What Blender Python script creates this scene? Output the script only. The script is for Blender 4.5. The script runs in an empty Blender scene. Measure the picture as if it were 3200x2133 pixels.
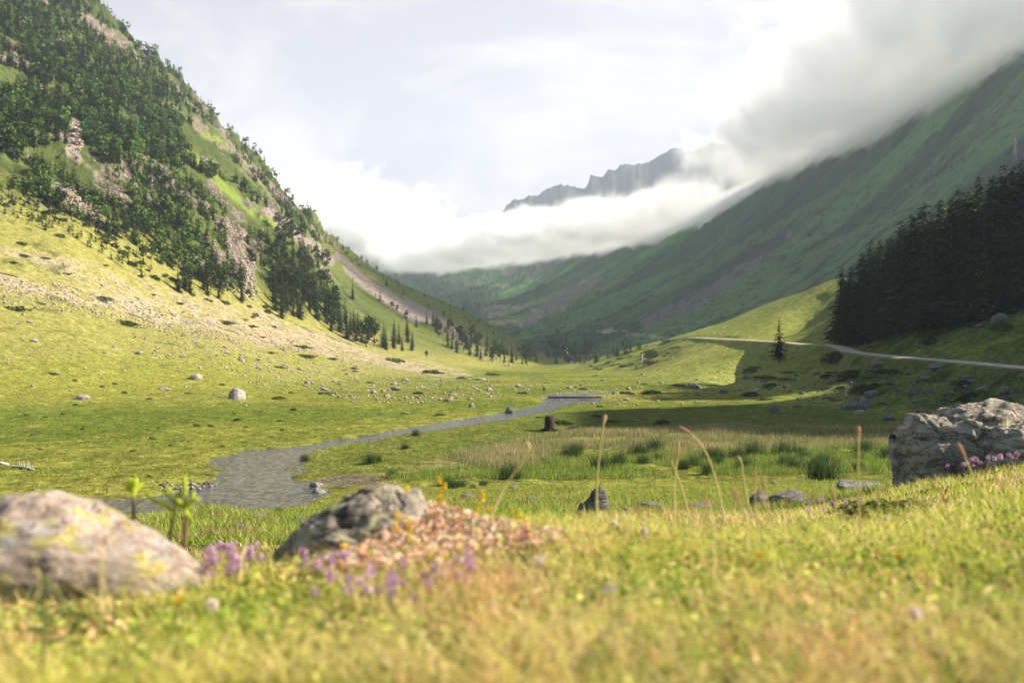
import bpy, bmesh, math, random
import numpy as np
from mathutils import Vector, Matrix
random.seed(7)
rng = np.random.default_rng(7)
C = bpy.context.scene.collection
R = math.radians

# ------------------------------------------------------------------ camera, sky, sun, exposure
F, U0, VH, CZ = 2287.0, 1176.0, 810.0, 9.0        # lens in photo pixels, horizon row, eye height above the valley floor
cam_d = bpy.data.cameras.new("camera")
cam_d.lens = 35.0; cam_d.sensor_width = 36.0
cam_d.shift_y = 26.0 / 2352.0
cam_d.clip_start = 0.05; cam_d.clip_end = 40000.0
cam_d.dof.use_dof = True; cam_d.dof.focus_distance = 30.0; cam_d.dof.aperture_fstop = 2.6
cam = bpy.data.objects.new("camera", cam_d); C.objects.link(cam)
cam.location = (0, 0, CZ); cam.rotation_euler = (R(90), 0, 0)
sc = bpy.context.scene
sc.camera = cam
SUN_EL, SUN_AZ = 32.0, 88.0                        # azimuth from the view direction towards the right
sun_dir = Vector((math.cos(R(SUN_EL)) * math.sin(R(SUN_AZ)), math.cos(R(SUN_EL)) * math.cos(R(SUN_AZ)), math.sin(R(SUN_EL))))
sun_d = bpy.data.lights.new("sun", 'SUN'); sun_d.energy = 5.0; sun_d.angle = R(0.5); sun_d.color = (1.0, 0.90, 0.74)
sun = bpy.data.objects.new("sun", sun_d); C.objects.link(sun)
sun.rotation_euler = (-sun_dir).to_track_quat('-Z', 'Y').to_euler()
sc.view_settings.view_transform = 'Standard'; sc.view_settings.look = 'None'
sc.view_settings.exposure = 1.65; sc.view_settings.gamma = 1.0
sc.cycles.volume_bounces = 8; sc.cycles.max_bounces = 10; sc.cycles.diffuse_bounces = 2
sc.cycles.transparent_max_bounces = 8
sc.cycles.volume_step_rate = 1.0; sc.cycles.volume_max_steps = 64
sc.cycles.use_denoising = True

class NT:
    """small helper to write node trees"""
    def __init__(self, tree): self.t = tree; tree.nodes.clear()
    def n(self, kind, inp=None, **kw):
        nd = self.t.nodes.new(kind)
        for k, v in kw.items(): setattr(nd, k, v)
        for k, v in (inp or {}).items():
            s = nd.inputs[k]
            if isinstance(v, bpy.types.NodeSocket): self.t.links.new(v, s)
            else:
                if isinstance(v, (tuple, list)) and s.type == 'RGBA' and len(v) == 3: v = tuple(v) + (1.0,)
                s.default_value = v
        return nd
    def link(self, a, b): self.t.links.new(a, b)
    def math(self, op, a, b=0.0, clamp=False):
        return self.n('ShaderNodeMath', {0: a, 1: b}, operation=op, use_clamp=clamp).outputs[0]
    def mix(self, f, a, b, blend='MIX'):
        m = self.n('ShaderNodeMix', data_type='RGBA', blend_type=blend)
        for idx, v in ((0, f), (6, a), (7, b)):
            s = m.inputs[idx]
            if isinstance(v, bpy.types.NodeSocket): self.t.links.new(v, s)
            else: s.default_value = (tuple(v) + (1.0,)) if isinstance(v, (tuple, list)) and len(v) == 3 else v
        return m.outputs[2]
    def rng(self, v, a, b, c=0.0, d=1.0, smooth=True):
        return self.n('ShaderNodeMapRange', {0: v, 1: a, 2: b, 3: c, 4: d}, interpolation_type='SMOOTHSTEP' if smooth else 'LINEAR', clamp=True).outputs[0]
    def noise(self, vec, scale, detail=3.0, rough=0.5, dist=0.0, dim='3D'):
        return self.n('ShaderNodeTexNoise', {'Vector': vec, 'Scale': scale, 'Detail': detail, 'Roughness': rough, 'Distortion': dist}, noise_dimensions=dim)

world = bpy.data.worlds.new("World"); sc.world = world; world.use_nodes = True
w = NT(world.node_tree)
tc = w.n('ShaderNodeTexCoord').outputs['Generated']
sky = w.n('ShaderNodeTexSky', sky_type='NISHITA', sun_disc=False, sun_elevation=R(SUN_EL), sun_rotation=R(SUN_AZ), air_density=1.0, dust_density=1.2, altitude=1400.0)
skyc = w.mix(1.0, sky.outputs[0], (0.09, 0.09, 0.09), 'MULTIPLY')
sep = w.n('ShaderNodeSeparateXYZ', {0: tc})
zz = w.math('ADD', sep.outputs[2], 0.34)
px = w.math('MULTIPLY', w.math('DIVIDE', sep.outputs[0], zz), 0.95); py = w.math('DIVIDE', sep.outputs[1], zz)
flat = w.n('ShaderNodeCombineXYZ', {0: px, 1: py, 2: 0.0}).outputs[0]
n1 = w.noise(flat, 1.7, 7, 0.60, 1.1).outputs[0]
n2 = w.noise(flat, 4.2, 6, 0.65, 0.6).outputs[0]
nn = w.math('ADD', w.math('ADD', w.math('MULTIPLY', n1, 2.1), w.math('MULTIPLY', n2, 0.9)), -1.0)
# whiter towards the sun's side and the valley head, lavender higher up and to the left
side = w.n('ShaderNodeVectorMath', {0: tc, 1: (0.42, 0.86, 0.02)}, operation='DOT_PRODUCT').outputs['Value']
base = w.rng(side, 0.62, 0.97, -0.14, 0.08)
up = w.rng(sep.outputs[2], 0.05, 0.42, 0.09, -0.09)
cl = w.math('ADD', w.math('ADD', nn, base), up)
cloudc = w.n('ShaderNodeValToRGB', {0: cl})
cr = cloudc.color_ramp
cr.elements[0].position = 0.30; cr.elements[0].color = (0.345, 0.322, 0.375, 1)
cr.elements[1].position = 0.78; cr.elements[1].color = (0.54, 0.50, 0.48, 1)
e = cr.elements.new(0.52); e.color = (0.44, 0.405, 0.415, 1)
cover = w.n('ShaderNodeVectorMath', {0: tc, 1: (0.05, 0.97, 0.23)}, operation='DOT_PRODUCT').outputs['Value']
cm = w.rng(w.math('ADD', cover, w.math('MULTIPLY', nn, 0.15)), 0.60, 0.88)
col = w.mix(cm, skyc, cloudc.outputs[0])
bg = w.n('ShaderNodeBackground', {0: col, 1: 0.56})
wo = w.n('ShaderNodeOutputWorld'); w.link(bg.outputs[0], wo.inputs[0])

# ------------------------------------------------------------------ numeric noise
def _h(ix, iy, iz, s):
    n = (ix.astype(np.uint32) * np.uint32(374761393) + iy.astype(np.uint32) * np.uint32(668265263)
         + iz.astype(np.uint32) * np.uint32(2246822519) + np.uint32(s * 3266489917 % 4294967296))
    n = (n ^ (n >> np.uint32(13))) * np.uint32(1274126177)
    n = n ^ (n >> np.uint32(16))
    return n.astype(np.float32) / np.float32(4294967295.0)
def vnoise(x, y, z, s=0):
    x, y, z = np.broadcast_arrays(np.asarray(x, np.float64), np.asarray(y, np.float64), np.asarray(z, np.float64))
    xf, yf, zf = np.floor(x), np.floor(y), np.floor(z)
    fx, fy, fz = (x - xf).astype(np.float32), (y - yf).astype(np.float32), (z - zf).astype(np.float32)
    ix, iy, iz = xf.astype(np.int64), yf.astype(np.int64), zf.astype(np.int64)
    q = lambda t: t * t * t * (t * (t * 6 - 15) + 10)
    fx, fy, fz = q(fx), q(fy), q(fz)
    r = 0
    for dx in (0, 1):
        wx = fx if dx else 1 - fx
        for dy in (0, 1):
            wy = fy if dy else 1 - fy
            for dz in (0, 1):
                wz = fz if dz else 1 - fz
                r = r + wx * wy * wz * _h(ix + dx, iy + dy, iz + dz, s)
    return r * 2 - 1
def fbm(x, y, z, scale, octv=4, s=0, rough=0.5, ridged=False):
    r = 0; a = 1.0; t = 0; f = 1.0 / scale
    for k in range(octv):
        v = vnoise(x * f + 17.3 * k, y * f + 5.1 * k, z * f + 9.7 * k, s + k)
        if ridged: v = 1 - 2 * np.abs(v)
        r = r + a * v; t += a; a *= rough; f *= 2.03
    return r / t
def sstep(a, b, x):
    t = np.clip((x - a) / (b - a), 0, 1); return t * t * (3 - 2 * t)
def gauss(a, sig, axis):
    if sig < 0.3: return a
    n = int(3 * sig) + 1; k = np.exp(-0.5 * (np.arange(-n, n + 1) / sig) ** 2); k /= k.sum()
    pad = [(0, 0)] * a.ndim; pad[axis] = (n, n)
    p = np.pad(a, pad, mode='edge'); out = np.zeros_like(a)
    for i, kk in enumerate(k):
        sl = [slice(None)] * a.ndim; sl[axis] = slice(i, i + a.shape[axis]); out += kk * p[tuple(sl)]
    return out
def seg_dist(px, py, pts):
    """distance to a polyline, and the fraction along it"""
    best = np.full(np.shape(px), 1e9); par = np.zeros(np.shape(px)); n = len(pts) - 1
    for i in range(n):
        ax, ay = pts[i][:2]; bx, by = pts[i + 1][:2]
        dx, dy = bx - ax, by - ay; L = dx * dx + dy * dy + 1e-12
        t = np.clip(((px - ax) * dx + (py - ay) * dy) / L, 0, 1)
        d = np.hypot(px - ax - t * dx, py - ay - t * dy)
        m = d < best; best = np.where(m, d, best); par = np.where(m, (i + t) / n, par)
    return best, par
def inpoly(px, py, pts):
    r = np.zeros(np.shape(px), bool); n = len(pts)
    for i in range(n):
        x1, y1 = pts[i]; x2, y2 = pts[(i + 1) % n]
        c = ((y1 > py) != (y2 > py))
        with np.errstate(divide='ignore', invalid='ignore'):
            xi = (x2 - x1) * (py - y1) / (y2 - y1 + 1e-12) + x1
        r ^= c & (px < xi)
    return r
def sdpoly(px, py, pts):
    """signed distance, negative inside"""
    d, _ = seg_dist(px, py, list(pts) + [pts[0]])
    return np.where(inpoly(px, py, pts), -d, d)

# ------------------------------------------------------------------ the valley's relief
us = np.concatenate([np.arange(-900, -60, 14), np.arange(-60, 2412, 4.0), np.arange(2412, 3300, 14)])
def geo(a, b, n): return list(np.geomspace(a, b, n, endpoint=False))
ys = np.array(geo(0.5, 8, 170) + geo(8, 60, 210) + geo(60, 270, 440) + geo(270, 1000, 420) + geo(1000, 7000, 260))
GU, GY = np.meshgrid(us, ys); GX = (GU - U0) / F * GY
NR, NCn = GU.shape
LY = np.log(ys)

def layer(cols, sm_u=8.0, sm_y=4.0, far=None, near=0.06):
    uu = [c[0] for c in cols]; prof = []
    for u_, pts in cols:
        Y = np.array([p[0] for p in pts], float); z = CZ - (np.array([p[1] for p in pts], float) - VH) / F * Y
        zz_ = np.interp(ys, Y, z)
        zz_ = np.where(ys < Y[0], z[0] - (Y[0] - ys) * near, zz_)
        if far is not None: zz_ = np.where(ys > Y[-1], z[-1] - (ys - Y[-1]) * far, zz_)
        prof.append(zz_)
    prof = np.array(prof)                      # cols x rows
    out = np.empty((NR, NCn))
    for i in range(NR): out[i] = np.interp(us, uu, prof[:, i])
    # smooth across columns (on the fine middle part the step is 4 px)
    out = gauss(out, sm_u, 1); out = gauss(out, sm_y, 0)
    return out
def smax(a, b, k):
    return 0.5 * (a + b + np.sqrt((a - b) ** 2 + k * k)) - 0.0

A_cols = [
 (-900, [(.5,3060),(1,1930),(1.4,1620),(2,1420),(3,1330),(6,1290),(12,1280),(25,1240),(45,1190),(60,1154),(70,1104)]),
 (0,    [(.5,3060),(1,1955),(1.4,1640),(2,1440),(2.6,1350),(4,1320),(8,1300),(14,1275),(25,1240),(40,1195),(60,1155),(70,1104)]),
 (240,  [(.5,3060),(1,1955),(1.4,1640),(2,1430),(2.6,1345),(4,1325),(8,1310),(14,1275),(20,1240),(27,1205),(36,1200),(60,1157),(70,1104)]),
 (480,  [(.5,3060),(1,1955),(1.4,1630),(2,1410),(2.6,1318),(3.4,1288),(6,1330),(10,1285),(14,1245),(19,1195),(25,1153),(30,1175),(45,1185),(60,1157),(70,1104)]),
 (600,  [(.5,3060),(1,1955),(1.4,1630),(2,1405),(2.6,1310),(3.4,1280),(6,1330),(10,1285),(14,1245),(19,1215),(25,1185),(30,1185),(45,1180),(60,1157),(70,1104)]),
 (720,  [(.5,3060),(1,1955),(1.4,1620),(2,1400),(2.7,1290),(3.4,1268),(6,1310),(11,1260),(16,1225),(22,1195),(30,1178),(42,1160),(58,1158),(70,1104)]),
 (960,  [(.5,3060),(1,1950),(1.4,1610),(2,1385),(2.8,1248),(3.6,1178),(4.6,1195),(8,1240),(14,1222),(20,1200),(30,1165),(45,1140),(62,1136),(70,1104)]),
 (1200, [(.5,3060),(1,1950),(1.4,1600),(2,1372),(3,1226),(4,1190),(5,1204),(9,1212),(16,1196),(22,1178),(32,1148),(48,1124),(70,1104)]),
 (1440, [(.5,3060),(1,1950),(1.4,1600),(2,1370),(3,1230),(4.5,1192),(6,1198),(10,1203),(16,1196),(22,1178),(32,1148),(48,1124),(70,1104)]),
 (1680, [(.5,3060),(1,1955),(1.4,1610),(2,1378),(3,1250),(5,1200),(7,1192),(11,1197),(16,1188),(23,1170),(34,1140),(50,1120),(70,1104)]),
 (1920, [(.5,3060),(1,1955),(1.4,1615),(2,1385),(3,1258),(5,1190),(8,1165),(10,1160),(14,1163),(20,1150),(28,1135),(38,1120),(50,1112),(70,1104)]),
 (2100, [(.5,3060),(1,1950),(1.4,1610),(2,1385),(3,1252),(5,1170),(8,1127),(11,1110),(14,1112),(25,1116),(40,1110),(70,1100)]),
 (2352, [(.5,3050),(1,1940),(1.4,1600),(2,1372),(3,1230),(5,1130),(8,1082),(12,1062),(16,1056),(25,1060),(40,1064),(60,1072),(85,1046)]),
 (2700, [(.5,3050),(1,1930),(1.4,1590),(2,1360),(3,1210),(5,1110),(8,1050),(12,1030),(25,1020),(60,1010),(90,1000)]),
 (3300, [(.5,3050),(1,1930),(1.4,1590),(2,1350),(3,1200),(5,1100),(8,1045),(12,1020),(25,1010),(60,1000),(90,1000)]),
]
ZA = np.empty((NR, NCn)); uu = [c[0] for c in A_cols]; prof = []
for u_, pts in A_cols:
    Y = np.array([p[0] for p in pts], float); z = CZ - (np.array([p[1] for p in pts], float) - VH) / F * Y
    pz = np.interp(LY, np.log(Y), z); pz = np.where(ys > Y[-1], z[-1] * np.exp(-(ys - Y[-1]) / 40.0), pz); prof.append(pz)
prof = np.array(prof)
for i in range(NR): ZA[i] = np.interp(us, uu, prof[:, i])
ZA = gauss(gauss(ZA, 11, 1), 5, 0) - 0.035 * sstep(.8, 2.5, ys)[:, None] * sstep(24, 8, ys)[:, None]
del prof

def fall(uv_pts):
    return uv_pts
L_cols = [
 (-900, [(80,1100),(110,980),(150,760),(200,560),(240,430),(300,150),(420,-300),(700,-700),(900,-800),(1100,-650)]),
 (-300, [(90,1080),(130,930),(185,750),(240,600),(280,490),(350,270),(480,0),(700,-250),(900,-330),(1100,-260)]),
 (0,    [(100,1040),(130,970),(165,890),(205,780),(255,650),(310,505),(370,400),(450,270),(600,90),(900,-125),(1050,-60),(1400,150)]),
 (170,  [(100,1045),(130,975),(175,890),(218,790),(268,690),(325,535),(390,440),(480,320),(650,150),(900,0),(1050,70),(1400,230)]),
 (290,  [(100,1045),(140,960),(185,892),(235,805),(290,710),(345,590),(400,480),(490,370),(680,200),(900,90),(1050,150),(1400,300)]),
 (410,  [(110,1025),(150,950),(195,890),(250,810),(310,730),(360,650),(410,560),(500,430),(680,290),(900,200),(1050,250),(1400,370)]),
 (500,  [(110,1025),(150,950),(200,890),(260,815),(325,740),(380,680),(440,560),(520,470),(700,360),(900,300),(1050,340),(1400,440)]),
 (600,  [(110,1025),(160,945),(215,890),(285,825),(345,775),(400,722),(450,640),(540,540),(700,450),(900,400),(1050,440),(1400,520)]),
 (700,  [(110,1025),(170,940),(230,890),(300,840),(370,790),(430,742),(490,670),(580,610),(720,560),(900,505),(1050,540),(1400,600)]),
 (770,  [(110,1025),(170,940),(240,890),(310,848),(390,800),(450,770),(520,710),(620,660),(750,610),(900,558),(1050,590),(1400,650)]),
 (850,  [(110,1025),(180,935),(250,890),(330,850),(410,815),(470,795),(550,745),(650,695),(780,650),(900,610),(1050,640),(1400,690)]),
 (940,  [(110,1025),(190,930),(260,888),(350,855),(430,830),(500,808),(580,770),(680,735),(800,690),(900,660),(1050,690),(1400,730)]),
 (1040, [(110,1025),(200,925),(290,882),(380,855),(460,842),(540,815),(620,785),(720,755),(900,700),(1050,730),(1400,765)]),
 (1130, [(110,1025),(220,920),(320,880),(420,864),(500,848),(600,822),(700,795),(800,770),(900,745),(1050,775),(1400,800)]),
 (1200, [(110,1025),(240,915),(360,876),(460,864),(560,845),(700,820),(800,805),(900,790),(1050,805),(1400,815)]),
 (1260, [(110,1025),(300,900),(450,866),(600,850),(750,835),(900,825),(1050,826),(1400,830)]),
 (1320, [(110,1025),(300,905),(450,875),(600,860),(900,850),(1400,850)]),
 (3300, [(110,1025),(300,905),(450,875),(600,860),(900,850),(1400,850)]),
]
ZL = layer(L_cols, 5.0, 3.0, far=0.25) - 0.4
R1_cols = [
 (-900, [(200,960),(900,850)]),
 (1180, [(200,960),(300,900),(400,880),(600,850),(900,830)]),
 (1300, [(200,950),(300,890),(400,866),(500,850),(650,838),(900,825)]),
 (1345, [(200,950),(300,888),(400,858),(470,835),(520,842),(700,830),(900,822)]),
 (1440, [(200,945),(300,884),(380,862),(420,835),(480,805),(560,800),(640,800),(800,805)]),
 (1560, [(170,960),(270,888),(320,864),(360,830),(400,805),(440,779),(452,777),(520,770),(600,772),(800,800)]),
 (1640, [(160,960),(250,885),(300,856),(330,835),(370,800),(400,779),(412,777),(470,750),(560,745),(680,775),(800,800)]),
 (1720, [(150,965),(210,900),(240,868),(290,852),(310,830),(335,800),(355,783),(366,781),(420,745),(480,712),(600,735),(800,790)]),
 (1800, [(140,975),(175,915),(205,880),(240,846),(262,825),(290,800),(312,790),(322,788),(370,740),(420,710),(470,682),(600,700),(800,780)]),
 (1860, [(130,985),(160,930),(190,895),(225,858),(255,825),(275,800),(290,793),(300,791),(345,745),(400,700),(450,662),(600,690),(800,770)]),
 (1920, [(125,985),(148,945),(168,918),(195,870),(220,835),(240,808),(250,797),(259,795),(290,765),(340,720),(400,670),(450,636),(600,680),(800,760)]),
 (2000, [(120,990),(140,958),(158,925),(180,875),(200,840),(212,818),(220,815),(240,790),(270,760),(330,700),(420,640),(520,640),(700,700)]),
 (2100, [(112,1000),(130,970),(144,925),(160,870),(172,832),(178,826),(186,822),(210,770),(240,740),(300,690),(380,640),(450,625),(560,640)]),
 (2200, [(100,1020),(124,972),(136,925),(148,875),(156,840),(161,832),(168,829),(190,765),(220,715),(280,650),(340,600),(400,570),(520,600)]),
 (2352, [(92,1035),(110,975),(120,925),(129,880),(134,850),(138,846),(145,842),(165,760),(190,700),(240,600),(300,530),(360,480),(480,520)]),
 (2700, [(70,1060),(90,960),(98,910),(104,875),(108,868),(115,862),(140,740),(165,650),(210,540),(270,440),(340,380),(460,440)]),
 (3300, [(50,1100),(66,980),(72,910),(76,890),(80,885),(86,875),(110,720),(140,620),(190,480),(260,380),(340,300),(460,380)]),
]
ZR1 = layer(R1_cols, 5.0, 3.0, far=0.15) - 0.3
R2_cols = [
 (-900, [(1400,830),(2200,700),(3000,640),(4000,520),(5000,480)]),
 (300,  [(1400,830),(2200,700),(3000,640),(4000,520),(5000,480)]),
 (700,  [(1200,830),(1700,800),(2300,740),(2800,680),(3300,620),(4000,530),(5000,470)]),
 (900,  [(1200,825),(1700,790),(2300,730),(2800,670),(3300,610),(4000,520),(5000,470)]),
 (1060, [(1100,822),(1500,790),(2000,740),(2500,705),(3000,650),(3500,590),(4200,500)]),
 (1150, [(950,815),(1400,785),(1900,735),(2400,700),(2900,650),(3400,590),(4200,480)]),
 (1230, [(900,812),(1250,780),(1600,750),(2000,710),(2500,665),(3000,610),(3600,530),(4200,450)]),
 (1330, [(850,808),(1100,780),(1500,730),(1900,690),(2400,630),(2900,560),(3500,480)]),
 (1440, [(750,802),(950,775),(1300,720),(1700,665),(2100,605),(2600,530),(3200,430)]),
 (1560, [(620,800),(760,765),(1000,725),(1300,675),(1700,600),(2200,520),(2800,400)]),
 (1680, [(540,790),(680,750),(900,700),(1200,630),(1600,545),(2000,460),(2600,330)]),
 (1800, [(480,770),(600,730),(800,670),(1100,570),(1500,470),(1900,370),(2400,250)]),
 (1920, [(450,720),(560,680),(750,610),(1000,520),(1400,400),(1800,290),(2300,150)]),
 (2100, [(420,650),(520,600),(700,510),(950,400),(1300,270),(1700,130),(2200,0)]),
 (2352, [(400,540),(480,490),(650,370),(850,240),(1150,90),(1500,-60),(2100,-200)]),
 (2700, [(400,400),(480,320),(650,150),(850,0),(1150,-200),(1500,-350),(2100,-500)]),
 (3300, [(400,200),(480,100),(650,-150),(850,-350),(1150,-550),(1500,-700),(2100,-900)]),
]
ZR2 = layer(R2_cols, 6.0, 5.0, far=0.05, near=1.2)
# ribs and gullies running down the far right wall: ridges follow the fall line
XW = GX; YW = GY
rib = fbm((YW - 0.75 * XW) + 55 * fbm(XW, YW, 0 * XW, 260, 3, 29), XW * 0.22, 0 * XW, 210.0, 4, 31, 0.55, ridged=True)
ZR2 = ZR2 + rib * 17.0 * sstep(430, 1200, YW) * sstep(0, 60, ZR2) + fbm(XW, YW, ZR2, 60, 5, 41, 0.6, ridged=True) * 7.0 * sstep(430, 900, YW) + fbm(XW, YW, ZR2, 16, 3, 43, 0.6, ridged=True) * 2.4 * sstep(430, 700, YW)

capz = 395.0 + 25 * fbm(XW, YW, 0 * XW, 300, 3, 47)
ZR2 = -smax(-ZR2, -capz, 30.0)
# far rocky crest above the cloud and the faint crest at the valley head
def crest(pts, Yc, width, base_z):
    cu = [p[0] for p in pts]; cv = [p[1] for p in pts]
    top = CZ - (np.interp(us, cu, cv) - VH) / F * Yc
    jag = fbm(GU, GY * 0.16, 0 * GU, 30.0, 5, 77, 0.6, ridged=True) * 26.0 * Yc / 4600.0
    d = (GY - Yc)
    prof_ = np.exp(-np.abs(d / width) ** 1.15)
    return base_z + (top[None, :] - base_z) * prof_ + jag + fbm(GU, GY * .1, 0 * GU, 75.0, 3, 78, .6, ridged=True) * 40 * (1 - prof_)
Zp = crest([(900,700),(1120,540),(1180,478),(1225,458),(1260,440),(1290,432),(1325,444),(1350,440),(1356,412),(1385,398),(1420,388),(1465,374),(1490,376),(1530,366),(1570,358),(1612,344),(1700,315),(1850,200),(1990,105),(2040,78),(2075,55),(2095,52),(2130,90),(2300,60),(2700,60),(3300,60)], 4600.0, 520.0, -200.0)
Zq = crest([(-900,520),(500,540),(690,510),(738,524),(775,532),(815,540),(870,548),(950,570),(1100,620),(1300,700),(3300,700)], 5900.0, 500.0, -200.0)
rough_far = fbm(XW, YW, 0 * XW, 260, 5, 51, 0.6, ridged=True)
Zp += rough_far * 45 * sstep(3600, 4200, YW); 

Z = smax(ZA, ZL, 0.8)
# ---- rock relief of the left mountain
V0 = VH - (ZL - CZ) * F / GY                   # where the left slope appears
fan_top = np.interp(us, [-900,-300,0,130,240,400,600,760,860,1000,1240], [380,460,500,505,545,635,715,775,800,830,850])[None, :]
above = sstep(0, 70, fan_top - V0)
WL = sstep(-1.5, 3.0, ZL - ZA) * sstep(1290, 1230, GU)
cliffy = above * sstep(930, 640, GU) * WL
rg = fbm(XW + 0.4 * YW, YW, ZL * 0.8, 55, 5, 3, 0.55, ridged=True)
rg2 = fbm(XW, YW, ZL * 0.7, 15, 4, 9, 0.55, ridged=True)
out_m = sstep(-0.05, 0.35, fbm(XW, YW, ZL, 75, 3, 13))
amp = 1.0 - 0.15 * sstep(820, 930, YW) * sstep(560, 700, GU)
relief = cliffy * amp * (rg * 9.0 + rg2 * (1.6 + 4.8 * out_m) + fbm(XW, YW, ZL * .5, 5.5, 3, 11, .6, ridged=True) * (.5 + 1.6 * out_m))
jag_ = np.clip(fbm(XW + YW, YW * .3, 0 * XW, 26, 3, 21, .6, ridged=True) - .05, 0, 1) * 26 + np.clip(fbm(XW + YW, YW * .3, 0 * XW, 9, 2, 23, .6, ridged=True), 0, 1) * 5
relief = relief + cliffy * sstep(840, 885, YW) * sstep(960, 915, YW) * (jag_ - 12.0) * sstep(900, 700, GU)
grassy_rel = above * WL * (1 - cliffy) * fbm(XW, YW, 0 * XW, 45, 3, 19) * 2.2
Z = Z + relief + grassy_rel
# ---- right hillside
WR1 = sstep(-0.8, 2.0, ZR1 - Z) 
Z = smax(Z, ZR1 + 0.0, 0.8)
WR2 = sstep(-1, 6, ZR2 - Z)
Z = smax(Z, ZR2, 2.0)
Z = np.maximum(Z, np.maximum(Zp, Zq))
WFar = (np.maximum(Zp, Zq) >= Z - 0.01).astype(float)
del rough_far, rg
# hummocks
hum = fbm(XW, YW, 0 * XW, 3.2, 4, 61, .6) * 0.24 + fbm(XW, YW, 0 * XW, 1.1, 2, 63, ridged=True) * 0.07 * sstep(170, 60, YW) + fbm(XW, YW, 0 * XW, 14, 3, 67) * 0.35
right_slope = WR1 * sstep(1750, 2050, GU) * (1 - WR2)
Z = Z + hum * sstep(14, 60, YW) * (1 + 1.3 * right_slope)
Z = Z + right_slope * fbm(XW, YW, 0 * XW, 4.5, 3, 71, 0.6, ridged=True) * 0.55
Z = Z + sstep(1.0, 3, YW) * (1 - sstep(30, 50, YW)) * (fbm(XW, YW, 0 * XW, 0.9, 3, 81) * 0.03 + fbm(XW, YW, 0 * XW, 4, 3, 83) * 0.13 * sstep(5, 14, YW))
Z = Z - 0.002 * 0
# a rounded spur with a steep shaded flank below the track (and a second above it)
def uvY(u, v, Y): return ((u - U0) / F * Y, Y)
def gully(Zin, pts, wid, dep):
    d, t = seg_dist(XW, YW, [uvY(*p) for p in pts])
    return Zin - dep * np.exp(-(d / wid) ** 2) * np.sin(np.pi * np.clip(t, 0.02, 0.98)) ** 0.5
Z = gully(Z, [(1640,870,262),(1700,850,285),(1760,822,312),(1815,800,330)], 11, 5.0)
Z = gully(Z, [(1800,780,345),(1860,750,385),(1915,715,425)], 13, 6.0)
# ---- river bed
def to_floor(pts): return [((u - U0) / F * (CZ * F / (v - VH)), CZ * F / (v - VH)) for u, v in pts]
RIV = [(-420,1185),(0,1178),(120,1165),(230,1150),(330,1140),(440,1118),(490,1102),(515,1078),(530,1050),(560,1035),(640,1029),(740,1020),(830,1004),(1000,974),(1120,955),(1220,940),(1262,930),(1275,926),
       (1262,921),(1272,912),(1262,907),(1290,903),(1335,901),(1400,899),(1400,903),(1345,906),(1318,909),(1380,917),(1350,922),(1310,924),(1288,930),(1240,943),(1150,960),(1060,976),(960,990),(880,1000),(780,1016),(710,1030),(668,1048),(645,1066),(648,1082),
       (664,1094),(690,1104),(708,1118),(712,1134),(700,1152),(655,1180),(560,1205),(300,1215),(-420,1240)]
RIVW = to_floor(RIV)
i0, i1 = np.searchsorted(ys, 44), np.searchsorted(ys, 262)
sl = slice(i0, i1)
wob = fbm(XW[sl], YW[sl], 0 * XW[sl], 5, 3, 91) * np.clip(YW[sl] / 90, .5, 1.0)
sd = sdpoly(XW[sl], YW[sl], RIVW) + wob - 1.0 * sstep(75, 120, YW[sl])
bank = sstep(2.2, 0.2, sd); bed = sstep(0.6, -1.2, sd)
Zs = Z[sl]
flatw = sstep(9, 1.5, sd) * sstep(44, 52, YW[sl])
Zs = Zs * (1 - flatw) + np.clip(Zs, -0.1, 0.28) * flatw
Zs = np.where(sd < 6, np.minimum(Zs, .06 + .02 * sd), Zs); Zs = Zs - bank * 0.14 - bed * 0.4
Z[sl] = Zs
SDR = np.full(Z.shape, 99.0); SDR[sl] = sd
# ---- gravel track along the right hillside
TRK = [(2560,862,112),(2352,844,139),(2200,830,162),(2060,819,188),(1960,808,228),(1915,793,252),(1860,791,293),(1800,786,318),(1720,781,361),(1640,777,406),(1590,775,440),(1540,779,460)]
TRW = [((u - U0) / F * Y, Y, CZ - (v - VH) / F * Y) for u, v, Y in TRK]
def smooth_path(p, n=12):
    p = [Vector(q) for q in p]; out = []
    for i in range(len(p) - 1):
        a, b, c, d = p[max(i - 1, 0)], p[i], p[i + 1], p[min(i + 2, len(p) - 1)]
        for k in range(n):
            t = k / n
            out.append(0.5 * ((2 * b) + (c - a) * t + (2 * a - 5 * b + 4 * c - d) * t * t + (3 * b - a - 3 * c + d) * t ** 3))
    out.append(p[-1]); return out
TRS = smooth_path(TRW)
def flatten(Zin, path, w0, w1, y0, y1):
    a, b = np.searchsorted(ys, y0), np.searchsorted(ys, y1); s_ = slice(a, b)
    d, t = seg_dist(XW[s_], YW[s_], [(p.x, p.y) for p in path])
    zt = np.interp(t, np.linspace(0, 1, len(path)), [p.z for p in path])
    k = sstep(w1, w0, d); Zin[s_] = Zin[s_] * (1 - k) + zt * k
    return Zin
Z = flatten(Z, TRS, 2.0, 5.5, 90, 480)
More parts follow.
